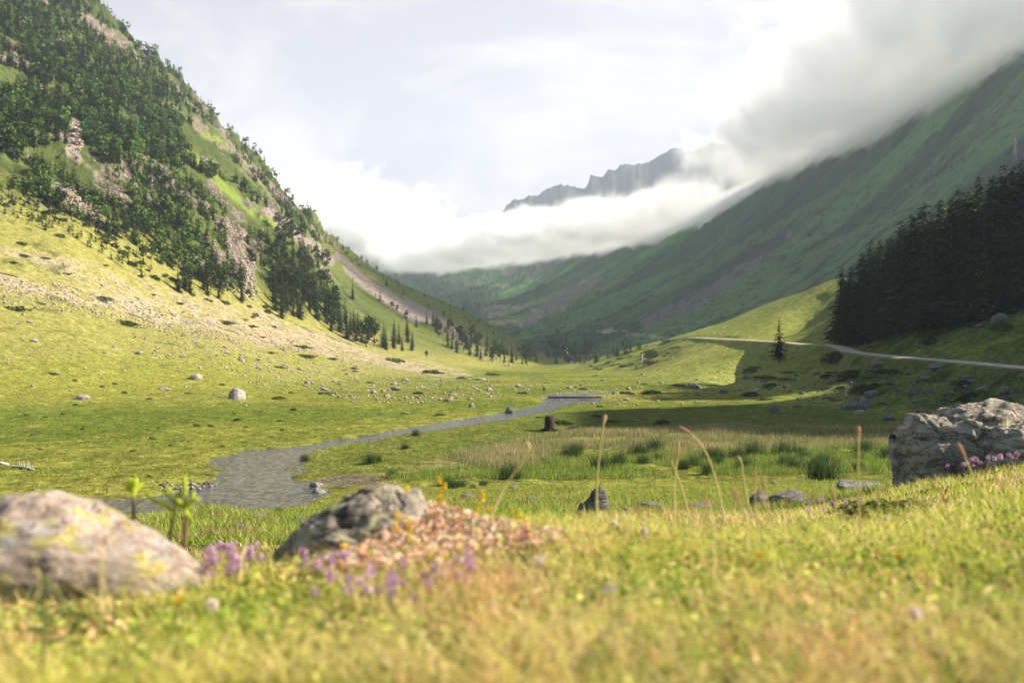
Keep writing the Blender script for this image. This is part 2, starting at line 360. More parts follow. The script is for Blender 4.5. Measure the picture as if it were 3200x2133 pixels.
# ------------------------------------------------------------------ lookups on the relief
def height(x, Y):
    """terrain height at world x, Y (arrays ok)"""
    x = np.atleast_1d(np.asarray(x, float)); Y = np.atleast_1d(np.asarray(Y, float))
    u = x / Y * F + U0
    i = np.clip(np.interp(Y, ys, np.arange(NR)), 0, NR - 1.001); j = np.clip(np.interp(u, us, np.arange(NCn)), 0, NCn - 1.001)
    a, b = i.astype(int), j.astype(int); fi, fj = i - a, j - b
    return (Z[a, b] * (1 - fi) * (1 - fj) + Z[a + 1, b] * fi * (1 - fj) + Z[a, b + 1] * (1 - fi) * fj + Z[a + 1, b + 1] * fi * fj)
VS = VH - (Z - CZ) * F / GY
VMIN = np.minimum.accumulate(VS, axis=0)
def spot(u, v, ymin=0.5):
    """the first point of the relief that the photo shows at u, v"""
    j = int(np.clip(np.searchsorted(us, u), 0, NCn - 1)); col = VS[:, j]
    k0 = np.searchsorted(ys, ymin)
    idx = np.nonzero(col[k0:] <= v)[0]
    Y = ys[min(k0 + (idx[0] if len(idx) else NR - k0 - 1), NR - 1)]
    x = (u - U0) / F * Y
    return x, Y, float(height(x, Y)[0])

# ------------------------------------------------------------------ mesh helpers
def mesh_np(name, verts, faces, mats=None, smooth=False, cols=None, fmat=None):
    """verts (n,3); faces (m,k) of equal k"""
    verts = np.ascontiguousarray(verts, np.float32); faces = np.ascontiguousarray(faces, np.int32)
    me = bpy.data.meshes.new(name)
    me.vertices.add(len(verts)); me.vertices.foreach_set('co', verts.ravel())
    k = faces.shape[1]; me.loops.add(faces.size); me.loops.foreach_set('vertex_index', faces.ravel())
    me.polygons.add(len(faces)); me.polygons.foreach_set('loop_start', np.arange(0, faces.size, k, dtype=np.int32))
    me.polygons.foreach_set('loop_total', np.full(len(faces), k, np.int32))
    if smooth: me.polygons.foreach_set('use_smooth', np.ones(len(faces), bool))
    if fmat is not None: me.polygons.foreach_set('material_index', np.asarray(fmat, np.int32))
    if cols is not None:
        at = me.color_attributes.new('tint', 'FLOAT_COLOR', 'POINT')
        c4 = np.ones((len(verts), 4), np.float32); c4[:, :3] = cols; at.data.foreach_set('color', c4.ravel())
    me.update(calc_edges=True)
    for m in (mats or []): me.materials.append(m)
    return me
def obj(name, me, parent=None, loc=None, rz=0.0, sc_=None):
    o = bpy.data.objects.new(name, me); C.objects.link(o)
    if parent is not None: o.parent = parent
    if loc is not None: o.location = loc
    if rz: o.rotation_euler[2] = rz
    if sc_ is not None: o.scale = sc_ if isinstance(sc_, (tuple, list)) else (sc_,) * 3
    return o
def tag(o, label=None, cat=None, group=None, kind=None):
    if label: o['label'] = label
    if cat: o['category'] = cat
    if group: o['group'] = group
    if kind: o['kind'] = kind
    return o
def empty(name, loc=(0, 0, 0), rz=0.0, s=1.0):
    o = bpy.data.objects.new(name, None); C.objects.link(o); o.location = loc; o.rotation_euler[2] = rz
    o.scale = s if isinstance(s, (tuple, list)) else (s, s, s); o.empty_display_size = 0.2
    return o
def dup(root, loc, rz, s, label=None, cat=None, group=None):
    r = root.copy(); C.objects.link(r); r.location = loc; r.rotation_euler = (0, 0, rz); r.scale = s if isinstance(s, (tuple, list)) else (s, s, s)
    if label: r['label'] = label
    if cat: r['category'] = cat
    if group: r['group'] = group
    for ch in root.children:
        c = ch.copy(); C.objects.link(c); c.parent = r
        for g in ch.children:
            d = g.copy(); C.objects.link(d); d.parent = c
    return r
def merge(parts):
    """list of (verts, faces[, cols]) -> one"""
    V, Fc, K, o = [], [], [], 0
    for p in parts:
        V.append(p[0]); Fc.append(np.asarray(p[1]) + o); o += len(p[0])
        if len(p) > 2: K.append(np.broadcast_to(np.asarray(p[2], float), (len(p[0]), 3)))
    return np.vstack(V), np.vstack(Fc), (np.vstack(K) if K else None)
def tube(path, radii, n=6, cap=True):
    """quads round a polyline"""
    P = [Vector(p) for p in path]; V = []; Fq = []
    for i, p in enumerate(P):
        t = (P[min(i + 1, len(P) - 1)] - P[max(i - 1, 0)]).normalized()
        a = t.cross(Vector((0.3, 0.9, 0.31))).normalized(); b = t.cross(a)
        for k in range(n):
            an = 2 * math.pi * k / n; V.append(p + (a * math.cos(an) + b * math.sin(an)) * radii[i])
    for i in range(len(P) - 1):
        for k in range(n):
            Fq.append((i * n + k, i * n + (k + 1) % n, (i + 1) * n + (k + 1) % n, (i + 1) * n + k))
    if cap:
        for i, p in ((0, P[0]), (len(P) - 1, P[-1])):
            V.append(p); c = len(V) - 1
            for k in range(n): 
                q = (i * n + k, i * n + (k + 1) % n, c, c)
                Fq.append(q)
    V = np.array([tuple(v) for v in V]); Fq = np.array(Fq)
    return V, Fq

# ------------------------------------------------------------------ materials
def mat(name):
    m = bpy.data.materials.new(name); m.use_nodes = True
    return m, NT(m.node_tree)
def out(n, bsdf, disp=None, vol=None):
    o = n.n('ShaderNodeOutputMaterial')
    if bsdf is not None: n.link(bsdf, o.inputs[0])
    if vol is not None: n.link(vol, o.inputs[1])
def terrain_mat():
    m, n = mat("hillside ground")
    att = n.n('ShaderNodeVertexColor', layer_name='tint').outputs[0]
    rk = n.n('ShaderNodeAttribute', attribute_name='rock').outputs['Fac']
    P = n.n('ShaderNodeNewGeometry').outputs['Position']
    # far ground keeps only coarse grain, near ground fine grain: three world-space grains
    g1 = n.noise(P, 0.35, 6, 0.6).outputs[0]
    g2 = n.noise(P, 2.3, 6, 0.65).outputs[0]
    g3 = n.noise(P, 14.0, 4, 0.6).outputs[0]
    f1 = n.rng(g1, 0.25, 0.75, 0.72, 1.32, False)
    g15 = n.noise(P, 0.95, 4, 0.62, 0.3).outputs[0]
    f2 = n.math('MULTIPLY', n.rng(g2, 0.25, 0.75, 0.55, 1.5, False), n.rng(g15, 0.3, 0.7, 0.62, 1.36, False))
    f3 = n.rng(g3, 0.25, 0.75, 0.70, 1.30, False)
    f = n.math('MULTIPLY', n.math('MULTIPLY', f1, f2), f3)
    c = n.mix(1.0, att, n.n('ShaderNodeCombineColor', {0: f, 1: f, 2: f}).outputs[0], 'MULTIPLY')
    # rock faces: joints and lichen
    vo = n.n('ShaderNodeTexVoronoi', {'Vector': n.n('ShaderNodeVectorMath', {0: n.n('ShaderNodeVectorMath', {0: P, 1: n.n('ShaderNodeVectorMath', {0: n.noise(P, 0.5, 3, .6).outputs['Color'], 1: (2.5, 2.5, 2.5)}, operation='MULTIPLY').outputs[0]}, operation='ADD').outputs[0], 1: (1, 1, 0.45)}, operation='MULTIPLY').outputs[0], 'Scale': 0.8, 'Randomness': 1.0}, feature='DISTANCE_TO_EDGE').outputs[0]
    crack = n.rng(vo, 0.0, 0.22, 0.55, 1.0)
    c2 = n.mix(1.0, c, n.n('ShaderNodeCombineColor', {0: crack, 1: crack, 2: crack}).outputs[0], 'MULTIPLY')
    cc = n.mix(rk, c, c2)
    b0 = n.n('ShaderNodeBump', {'Strength': 0.6, 'Distance': 2.0, 'Height': g1})
    b1 = n.n('ShaderNodeBump', {'Strength': 0.8, 'Distance': 0.55, 'Height': g2, 'Normal': b0.outputs[0]})
    b2 = n.n('ShaderNodeBump', {'Strength': 0.5, 'Distance': 0.06, 'Height': g3, 'Normal': b1.outputs[0]})
    b3 = n.n('ShaderNodeBump', {'Strength': n.math('MULTIPLY', rk, 0.8), 'Distance': 1.6, 'Height': crack, 'Normal': b2.outputs[0]})
    bs = n.n('ShaderNodeBsdfPrincipled', {'Base Color': cc, 'Roughness': 1.0, 'Specular IOR Level': 0.0, 'Normal': b3.outputs[0]})
    out(n, bs.outputs[0]); return m
M_TER = terrain_mat()
def leaf_mat(name, trans=0.35, rough=0.6, var=0.35, use_tint=True, color=(0.1, 0.15, 0.03), spec=0.1):
    m, n = mat(name)
    base = n.n('ShaderNodeVertexColor', layer_name='tint').outputs[0] if use_tint else n.n('ShaderNodeRGB').outputs[0]
    if not use_tint: base.node.outputs[0].default_value = tuple(color) + (1,)
    inf = n.n('ShaderNodeObjectInfo').outputs['Random']
    f = n.rng(inf, 0, 1, 1 - var, 1 + var, False)
    c = n.mix(1.0, base, n.n('ShaderNodeCombineColor', {0: f, 1: f, 2: n.math('MULTIPLY', f, 1.0)}).outputs[0], 'MULTIPLY')
    d = n.n('ShaderNodeBsdfPrincipled', {'Base Color': c, 'Roughness': rough, 'Specular IOR Level': spec})
    t = n.n('ShaderNodeBsdfTranslucent', {'Color': c})
    mx = n.n('ShaderNodeMixShader', {0: trans, 1: d.outputs[0], 2: t.outputs[0]})
    out(n, mx.outputs[0]); return m
M_LEAF = leaf_mat("needles", 0.12, 0.8, 0.3, spec=0.0)
M_GRASS = leaf_mat("grass blades", 0.42, 0.55, 0.0)
M_PETAL = leaf_mat("petals", 0.35, 0.6, 0.15)
def bark_mat(name, c1, c2, scale=6.0):
    m, n = mat(name)
    P = n.n('ShaderNodeTexCoord').outputs['Object']
    s = n.n('ShaderNodeVectorMath', {0: P, 1: (1, 1, 0.22)}, operation='MULTIPLY').outputs[0]
    g = n.noise(s, scale, 6, 0.65).outputs[0]
    c = n.mix(n.rng(g, 0.35, 0.65), c1, c2)
    b = n.n('ShaderNodeBump', {'Strength': 0.8, 'Distance': 0.05, 'Height': g})
    out(n, n.n('ShaderNodeBsdfPrincipled', {'Base Color': c, 'Roughness': 0.9, 'Specular IOR Level': 0.15, 'Normal': b.outputs[0]}).outputs[0]); return m
M_BARK = bark_mat("fir bark", (0.05, 0.036, 0.026), (0.11, 0.085, 0.065))
M_BLEACH = bark_mat("bleached wood", (0.30, 0.27, 0.24), (0.50, 0.46, 0.42))
M_ROT = bark_mat("rotten wood", (0.012, 0.010, 0.009), (0.05, 0.036, 0.028), 3.0)
M_PLANK = bark_mat("weathered planks", (0.07, 0.055, 0.045), (0.16, 0.13, 0.11), 4.0)
def rock_mat(name, c1, c2, lich, dark, scale=3.0, yellow=0.0):
    m, n = mat(name)
    P = n.n('ShaderNodeTexCoord').outputs['Object']
    wv = n.noise(P, scale * 0.7, 3, 0.5).outputs['Color']
    Pd = n.n('ShaderNodeVectorMath', {0: P, 1: n.n('ShaderNodeVectorMath', {0: wv, 1: (0.25, 0.25, 0.25)}, operation='MULTIPLY').outputs[0]}, operation='ADD').outputs[0]
    Ps = n.n('ShaderNodeVectorMath', {0: Pd, 1: (1.0, 1.0, 3.2)}, operation='MULTIPLY').outputs[0]
    g1 = n.noise(Ps, scale, 8, 0.68).outputs[0]
    g2 = n.noise(Pd, scale * 4.5, 7, 0.7).outputs[0]
    g3 = n.noise(P, scale * 1.6, 6, 0.6, 0.8).outputs[0]
    c = n.mix(n.rng(g1, 0.36, 0.62), c1, c2)
    c = n.mix(n.rng(g3, 0.52, 0.60, 0.0, 0.75), c, lich)
    c = n.mix(n.rng(g2, 0.56, 0.66, 0.0, 0.85), c, dark)
    if yellow:
        g4 = n.noise(P, scale * 2.1, 5, 0.55, 0.5).outputs[0]
        c = n.mix(n.rng(g4, 0.55, 0.60, 0.0, yellow), c, (0.60, 0.52, 0.14))
    vo = n.n('ShaderNodeTexVoronoi', {'Vector': Ps, 'Scale': scale * .55}, feature='DISTANCE_TO_EDGE').outputs[0]
    ck = n.math('MAXIMUM', n.rng(vo, 0.0, 0.05, 0.0, 1.0), n.rng(n.noise(P, scale * .5, 3, .6).outputs[0], .46, .54))
    c = n.mix(n.math('MULTIPLY', n.math('SUBTRACT', 1.0, ck), 0.45), c, dark)
    h = n.math('ADD', n.math('ADD', n.math('MULTIPLY', g1, 1.0), n.math('MULTIPLY', g2, 0.6)), n.math('MULTIPLY', ck, 0.3))
    b = n.n('ShaderNodeBump', {'Strength': 1.0, 'Distance': 0.35 / scale, 'Height': h})
    out(n, n.n('ShaderNodeBsdfPrincipled', {'Base Color': c, 'Roughness': 0.92, 'Specular IOR Level': 0.2, 'Normal': b.outputs[0]}).outputs[0]); return m
M_PINKROCK = rock_mat("pinkish granite", (0.24, 0.19, 0.165), (0.36, 0.30, 0.265), (0.38, 0.36, 0.30), (0.09, 0.075, 0.07), 1.6)
M_GREYROCK = rock_mat("grey gneiss", (0.17, 0.155, 0.145), (0.31, 0.28, 0.25), (0.36, 0.35, 0.27), (0.035, 0.032, 0.03), 2.2)
M_DARKROCK = rock_mat("dark lichened rock", (0.07, 0.068, 0.064), (0.15, 0.145, 0.13), (0.21, 0.22, 0.16), (0.02, 0.02, 0.02), 2.5)
M_LICHROCK = rock_mat("lichen spotted rock", (0.36, 0.27, 0.21), (0.60, 0.47, 0.37), (0.50, 0.49, 0.45), (0.10, 0.08, 0.07), 9.0, 0.75)
M_NEARDARK = rock_mat("black and tan rock", (0.10, 0.085, 0.075), (0.48, 0.41, 0.33), (0.52, 0.48, 0.32), (0.02, 0.018, 0.016), 6.0, 0.2)
def simple(name, col, rough=0.8, metal=0.0, scale=8.0, amt=0.25):
    m, n = mat(name); P = n.n('ShaderNodeTexCoord').outputs['Object']
    g = n.noise(P, scale, 4, 0.6).outputs[0]
    c = n.mix(g, tuple(x * (1 - amt) for x in col), tuple(min(1, x * (1 + amt)) for x in col))
    out(n, n.n('ShaderNodeBsdfPrincipled', {'Base Color': c, 'Roughness': rough, 'Metallic': metal}).outputs[0]); return m
# ------------------------------------------------------------------ ground colours (what grows and lies where)
VV = VH - (Z - CZ) * F / GY; UU = GU
wu = fbm(XW, YW, Z, 22, 4, 101) ; wv_ = fbm(XW, YW, Z, 22, 4, 107)
def S(pts, wid, soft=0.6, wob=14, ymin=0, ymax=1e9):
    """a soft stroke on the hillside along the traced line"""
    d, t = seg_dist(UU + wu * wob, VV + wv_ * wob, pts)
    if isinstance(wid, (list, tuple)): wd = np.interp(t, np.linspace(0, 1, len(wid)), wid)
    else: wd = wid
    return sstep(1, 1 - soft, d / wd) * (YW > ymin) * (YW < ymax)
def Pg(pts, soft=20, wob=22, ymin=0, ymax=1e9):
    d = sdpoly(UU + wu * wob, VV + wv_ * wob, pts)
    return sstep(soft, -soft, d) * (YW > ymin) * (YW < ymax)
A3 = lambda *c: np.array(c, np.float32)
colr = np.empty(Z.shape + (3,), np.float32)
def put(mask, c):
    global colr
    m = np.clip(mask, 0, 1)[..., None].astype(np.float32); colr = colr * (1 - m) + np.asarray(c, np.float32) * m
nA = fbm(XW, YW, 0 * XW, 28, 5, 111, 0.6); nB = fbm(XW, YW, 0 * XW, 6, 4, 117, 0.6); nC = fbm(XW, YW, 0 * XW, 1.6, 3, 123, 0.6)
lush, ygrn, dry, oliv = A3(.118, .152, .026), A3(.238, .236, .048), A3(.33, .265, .085), A3(.115, .135, .028)
colr[:] = lush
put(sstep(-0.3, 0.45, nA + 0.35 * nB), ygrn * 0.9)
put(sstep(0.05, 0.5, nB + 0.7 * nC) * 0.6, oliv * .8); put(sstep(.15, .6, nC - .3 * nB) * .35, A3(.06, .085, .018))  # dark dapples stand in for tussock shadows
# the sunny fan on the left: yellow-green, drier and stonier higher up
fan = sstep(-1, 3, ZL - ZA) * sstep(60, 110, YW) * (1 - WR1) * (1 - WR2) * (UU < 1330)
put(fan * sstep(1010, 900, VV) * 0.8, ygrn)
stony = fan * sstep(0.1, 1.0, (860 - 0.02 * UU - VV) / 60 + 0.4 * nB) * (1 - above)
put(stony * 0.7, A3(.245, .225, .07))
lineS = S([(-300,560),(0,640),(150,665),(330,705),(480,740),(620,770),(760,800),(900,830),(1060,860)], [46,40,34,34,40,36,30,26,18], 0.8, 26, 60, 700)
lineT = S([(-200,520),(60,590),(240,640),(420,690),(560,715),(700,760),(840,800)], [22,20,26,30,22,16,12], 0.9, 22, 60, 700)
put(np.clip(lineS + 0.7 * lineT, 0, 1) * sstep(-0.55, 0.25, nB + nC * 0.8) * 0.9, A3(.37, .29, .225))
put(fan * Pg([(560,700),(1000,800),(1240,860),(1240,905),(900,905),(640,860),(430,780)], 30) * sstep(-0.2, 0.4, nC + 0.5 * nB) * 0.45, A3(.34, .27, .19))
put(fan * sstep(0.32, 0.5, nB + 0.25 * nA) * sstep(880, 800, VV) * 0.7, A3(.07, .09, .022))
put(fan * S([(-60,975),(150,966),(330,960),(500,950),(660,930)], 2.2, .6, 5, 60, 400) * .7, A3(.27, .22, .09)); put(fan * S([(-60,985),(120,980),(260,972)], 9, .9, 10, 60, 400) * .5, A3(.20, .15, .07))
# mountain: shrubby green, rock, dark forest floor
mtn = above * WL * (1 - WR2) * (YW < 1400)
hue = fbm(XW, YW, Z, 60, 4, 131, 0.6)
put(mtn, A3(.07, .088, .026)); put(mtn * sstep(-0.1, 0.5, hue), A3(.095, .125, .030)); put(mtn * sstep(0.0, 0.5, -hue + 0.3 * nB), A3(.045, .065, .02))
put(mtn * sstep(860, 950, UU - 0.0 * VV) * 0.85, A3(.125, .145, .036))
put(mtn * S([(730,560),(850,630),(960,690),(1080,745),(1200,800)], [34,44,44,38,24], .7) * 0.8, A3(.145, .165, .038))
put(mtn * S([(620,420),(560,360),(510,330),(470,310)], 9, .6) , A3(.15, .20, .035))
put(mtn * S([(430,350),(520,430),(590,490),(650,520)], [8,12,12,8], .6), A3(.15, .20, .035))
dz = np.abs(np.gradient(Z, axis=1) / (np.gradient(XW, axis=1) + 1e-9)); 
rockn = rg2 * 0.55 + out_m * 0.55 + fbm(XW, YW, Z, 6, 3, 141, 0.6) * 0.35
rk_zone = Pg([(0,380),(150,330),(330,345),(520,420),(640,560),(600,650),(520,660),(380,600),(250,520),(60,440)], 50) * 0.42 \
        + S([(130,0),(290,110),(420,215),(520,330),(620,440),(700,520),(770,570)], [40,34,34,34,30,24,16], .8) * 0.45
rkf = fbm(XW + .4 * YW, YW, Z * .55, 20, 4, 145, 0.6)
rock = cliffy * sstep(0.34, 0.52, 0.30 * rockn + rk_zone * 0.52 + 0.66 * rkf - 0.01)
put(rock, A3(.29, .235, .195)); put(rock * sstep(-0.1, 0.4, nC + 0.5 * nB) * 0.6, A3(.16, .135, .115))
put(rock * sstep(.15, .4, fbm(XW, YW, Z, 7, 3, 147, .6)) * .7, A3(.06, .08, .028))
scr = S([(178,285),(175,310),(180,330),(165,345),(178,365)], [14,16,12,18,10], .35, 8) + S([(130,432),(160,455),(195,485),(240,520)], [14,18,18,10], .35, 8) \
    + S([(565,600),(572,640),(575,680)], [16,16,20], .4, 8) + S([(610,480),(660,520),(720,565),(760,600)], [7,12,16,12], .5, 8) \
    + S([(770,585),(830,640),(900,690),(960,730)], [8,18,22,16], .6, 12) + S([(930,690),(1000,735),(1070,775)], [14,18,10], .7, 14) + S([(1040,770),(1110,820),(1190,850)], [8,12,8], .8, 14) * .7
scr = np.clip(scr, 0, 1) * mtn
put(scr, A3(.30, .245, .215)); rock = np.maximum(rock, scr * 0.7)
# right hillside
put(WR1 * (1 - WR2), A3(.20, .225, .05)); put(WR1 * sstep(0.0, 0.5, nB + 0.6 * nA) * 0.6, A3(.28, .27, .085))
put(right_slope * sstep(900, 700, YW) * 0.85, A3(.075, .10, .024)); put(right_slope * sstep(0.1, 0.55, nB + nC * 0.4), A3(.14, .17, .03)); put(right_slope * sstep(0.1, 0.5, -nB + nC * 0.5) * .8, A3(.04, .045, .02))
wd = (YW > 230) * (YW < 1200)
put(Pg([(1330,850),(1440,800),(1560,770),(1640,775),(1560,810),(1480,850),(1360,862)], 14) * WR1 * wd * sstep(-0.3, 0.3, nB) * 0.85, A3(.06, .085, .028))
# far right wall
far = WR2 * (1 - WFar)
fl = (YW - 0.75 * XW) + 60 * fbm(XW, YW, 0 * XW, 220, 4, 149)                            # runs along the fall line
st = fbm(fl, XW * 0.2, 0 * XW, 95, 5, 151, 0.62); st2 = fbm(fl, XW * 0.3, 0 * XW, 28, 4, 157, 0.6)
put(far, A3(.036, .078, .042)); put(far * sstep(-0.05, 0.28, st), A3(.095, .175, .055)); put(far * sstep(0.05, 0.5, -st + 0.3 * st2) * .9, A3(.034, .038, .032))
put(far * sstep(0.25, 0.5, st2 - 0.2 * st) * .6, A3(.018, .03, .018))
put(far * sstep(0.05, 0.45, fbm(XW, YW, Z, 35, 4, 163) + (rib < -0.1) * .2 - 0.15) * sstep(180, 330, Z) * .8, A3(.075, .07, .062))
def far_scree(pts, wdt, c=A3(.15, .125, .12), k=.9): put(far * S(pts, wdt, .5, 12, 380, 4000) * k, c)
far_scree([(1810,540),(1700,625),(1600,690),(1480,740)], [12,16,20,16])
far_scree([(1790,545),(1700,600)], [20,14], A3(.05,.055,.045))
far_scree([(1370,640),(1290,690),(1200,745)], [12,26,14]); far_scree([(1090,705),(1150,715),(1200,710)], [12,16,8], A3(.19,.165,.13)); far_scree([(1110,745),(1190,735)], [8,6], A3(.16,.17,.06))
far_scree([(1290,590),(1240,620),(1160,620)], [20,26,20], A3(.10,.09,.08), .6)
far_scree([(1870,640),(1790,690),(1690,730)], [7,9,6], A3(.12,.16,.05), .8); far_scree([(2100,470),(1900,570),(1750,650),(1620,720)], [6,14,12,10], A3(.10,.15,.045), .8)
far_scree([(1950,420),(1700,570),(1560,650),(1440,730)], [10,14,14,10], A3(.095,.145,.045), .8)
far_scree([(1430,640),(1330,680),(1270,712)], [7,9,6], A3(.14,.17,.05), .8)
far_scree([(1070,650),(1180,660)], 2.5, A3(.24,.19,.15), .8); far_scree([(1130,697),(1200,702),(1230,712),(1310,708)], 2.5, A3(.30,.24,.17), .9); far_scree([(1290,590),(1330,597)], 2, A3(.2,.17,.13), .5)
far_scree([(1372,757),(1440,765),(1520,774)], 2.6, A3(.30,.28,.22), .9); far_scree([(1120,738),(1200,742)], 2.2, A3(.28,.22,.17), .7)
put(far * Pg([(860,570),(1040,590),(1130,660),(1100,720),(960,690),(860,640)], 24, 26, 900) * .8, A3(.035, .055, .03))
put(far * sstep(.12, .4, fbm(XW, YW, Z, 9, 3, 175, .65)) * .6, A3(.02, .038, .022)); put(far * sstep(.22, .5, fbm(XW, YW, Z, 12, 4, 177, .65)) * .3, A3(.11, .105, .085))
put(WFar, A3(.055, .058, .06)); put(WFar * sstep(0.0, .5, fbm(XW, YW, Z, 70, 5, 171, .6)), A3(.11, .105, .10)); put(WFar * sstep(0.1, .5, fbm(XW, YW, Z, 90, 4, 173, .6)) * .6, A3(.05, .07, .04))
rock = np.maximum(rock, WFar)
# meadow details: flats darkened with painted shade, dry seed-head band, bare banks
mead = (YW > 14) * (YW < 240) * (1 - fan) * (1 - WR1)
put(mead * Pg([(880,1095),(1060,1050),(1300,990),(1500,978),(1800,980),(2090,975),(2100,1020),(1700,1030),(1350,1040),(1100,1095)], 16, 14) * 0.75, A3(.20, .175, .075))
put(mead * Pg([(1260,950),(1640,925),(2080,960),(2080,985),(1500,985),(1280,992),(1100,1040),(900,1085)], 16, 14) * .6, A3(.085, .105, .03))  # shadow band painted into the grass colour
put(mead * Pg([(660,1062),(900,1003),(1100,975),(1260,945),(1500,960),(1300,985),(1050,1040),(860,1090),(700,1085)], 14, 16) * 0.6, A3(.10, .125, .03))  # grass beside the stream darkened as if in shade
put(sstep(1.6, 0.0, SDR) * sstep(-3, 0.5, SDR) * sstep(-.2, .4, nC + nB) * .8, A3(.09, .075, .05)); put(sstep(0.3, -0.6, SDR), A3(.10, .085, .06))
put(Pg([(745,1092),(830,1088),(900,1098),(860,1112),(760,1118),(720,1108)], 6, 6, 40, 90) * .9, A3(.14, .115, .085))
# foreground turf: straw, olive and fresh green patches with bare earth
fg = (YW < 16)
put(fg, A3(.07, .085, .022)); put(fg * sstep(-.1, .5, fbm(XW, YW, 0 * XW, .35, 4, 181)), A3(.20, .165, .06)); put(fg * sstep(.2, .6, fbm(XW, YW, 0 * XW, .2, 3, 187)) * .8, A3(.07, .045, .028))
put(sstep(14, 17, YW) * sstep(48, 34, YW) * sstep(-.1, .6, nC + nB * .5) * .45, A3(.19, .17, .05))
d, t = seg_dist(XW[:i1 + 400], YW[:i1 + 400], [(p.x, p.y) for p in TRS])
tm = np.zeros(Z.shape); tm[:i1 + 400] = sstep(3.2, 1.8, d + 0.5 * nC[:i1 + 400]); put(tm * (YW > 90) * (YW < 480), A3(.26, .215, .15))
del wu, wv_

def grid_faces(nr, nc):
    a = np.arange(nr * nc).reshape(nr, nc)
    return np.stack([a[:-1, :-1].ravel(), a[:-1, 1:].ravel(), a[1:, 1:].ravel(), a[1:, :-1].ravel()], 1)
gv = np.stack([XW.ravel(), YW.ravel(), Z.ravel()], 1)
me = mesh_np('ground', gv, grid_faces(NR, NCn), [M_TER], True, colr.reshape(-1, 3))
at = me.attributes.new('rock', 'FLOAT', 'POINT'); at.data.foreach_set('value', np.clip(rock, 0, 1).astype(np.float32).ravel())
tag(obj('ground', me), 'green valley floor and mountainsides', None, None, 'structure')
del gv
# the hillside behind and beside the camera, one coarse sheet
bx = np.linspace(-900, 900, 60); by = np.linspace(-900, 0.51, 60)
BX, BY = np.meshgrid(bx, by)
BZ = 8.42 + 0.04 * fbm(BX, BY, 0 * BX, 3, 2, 5) - 0.02 * np.abs(BX) * (np.abs(BX) > 30) + 0.0 * BY - 0.12
me = mesh_np('meadow', np.stack([BX.ravel(), BY.ravel(), BZ.ravel()], 1), grid_faces(60, 60), [M_TER], True, A3(.12, .14, .03))
tag(obj('field', me), None, None, None, 'structure')

# ------------------------------------------------------------------ river
m, n = mat("stream water")
P = n.n('ShaderNodeNewGeometry').outputs['Position']
Pw = n.n('ShaderNodeVectorMath', {0: P, 1: (1.0, 0.55, 1.0)}, operation='MULTIPLY').outputs[0]
a1 = n.noise(Pw, 1.9, 5, 0.65, 0.8).outputs[0]; a2 = n.noise(Pw, 0.6, 3, 0.5).outputs[0]; a3 = n.noise(P, 0.25, 3, 0.6).outputs[0]
hgt = n.math('ADD', a1, n.math('MULTIPLY', a2, 0.8))
bp = n.n('ShaderNodeBump', {'Strength': 1.0, 'Distance': 0.34, 'Height': hgt})
cw = n.mix(n.rng(a1, 0.42, 0.58), n.mix(n.rng(a3, 0.4, 0.6), (0.022, 0.028, 0.04), (0.05, 0.045, 0.04)), (0.12, 0.12, 0.125))  # lighter ripples painted in as reflections
ws = n.n('ShaderNodeBsdfPrincipled', {'Base Color': cw, 'Roughness': 0.10, 'IOR': 1.33, 'Specular IOR Level': 0.5, 'Normal': bp.outputs[0]})
out(n, ws.outputs[0]); M_WATER = m
jj = (us > -460) & (us < 1460); ii = slice(i0, i1)
WX, WY, WS = XW[ii][:, jj], YW[ii][:, jj], SDR[ii][:, jj]
keep = WS < 1.6
gf = grid_faces(*WX.shape); kf = keep.ravel()[gf].all(1); gf = gf[kf]
used = np.unique(gf); rem = np.full(WX.size, -1); rem[used] = np.arange(len(used))
vz = np.full(WX.size, -0.13) + 0.006 * fbm(WX, WY, 0 * WX, 0.8, 2, 7).ravel()
vv = np.stack([WX.ravel(), WY.ravel(), vz], 1)[used]
tag(obj('river', mesh_np('river', vv, rem[gf], [M_WATER], True)), 'shallow rippled mountain stream', None, None, 'structure')
# gravel track sheet
pw = []; cwid = np.array([-1.9, -1.2, -0.45, 0.0, 0.45, 1.2, 1.9])
for i, p in enumerate(TRS):
    t = (TRS[min(i + 1, len(TRS) - 1)] - TRS[max(i - 1, 0)]); t.z = 0; t.normalize(); nrm = Vector((-t.y, t.x, 0))
    for k, c_ in enumerate(cwid):
        q = p + nrm * (c_ * (1 + 0.12 * math.sin(i * 1.7 + k))); pw.append((q.x, q.y, q.z + (0.10 if abs(c_) < 1.5 else 0.0) - (0.03 if k in (1, 5) else 0) + 0.02))
m, n = mat("track gravel"); P = n.n('ShaderNodeNewGeometry').outputs['Position']
g = n.noise(P, 1.6, 6, 0.7).outputs[0]; g2 = n.noise(P, 9.0, 5, 0.6).outputs[0]
c = n.mix(n.rng(g, 0.42, 0.62), (0.42, 0.345, 0.26), (0.27, 0.225, 0.15)); c = n.mix(n.rng(g2, 0.5, 0.7, 0, .5), c, (0.50, 0.46, 0.42))
out(n, n.n('ShaderNodeBsdfPrincipled', {'Base Color': c, 'Roughness': 0.95, 'Normal': n.n('ShaderNodeBump', {'Strength': .6, 'Distance': .05, 'Height': g2}).outputs[0]}).outputs[0])
tag(obj('track', mesh_np('track', np.array(pw), grid_faces(len(TRS), 7), [m], True)), 'pale gravel track along the right hillside', None, None, 'structure')

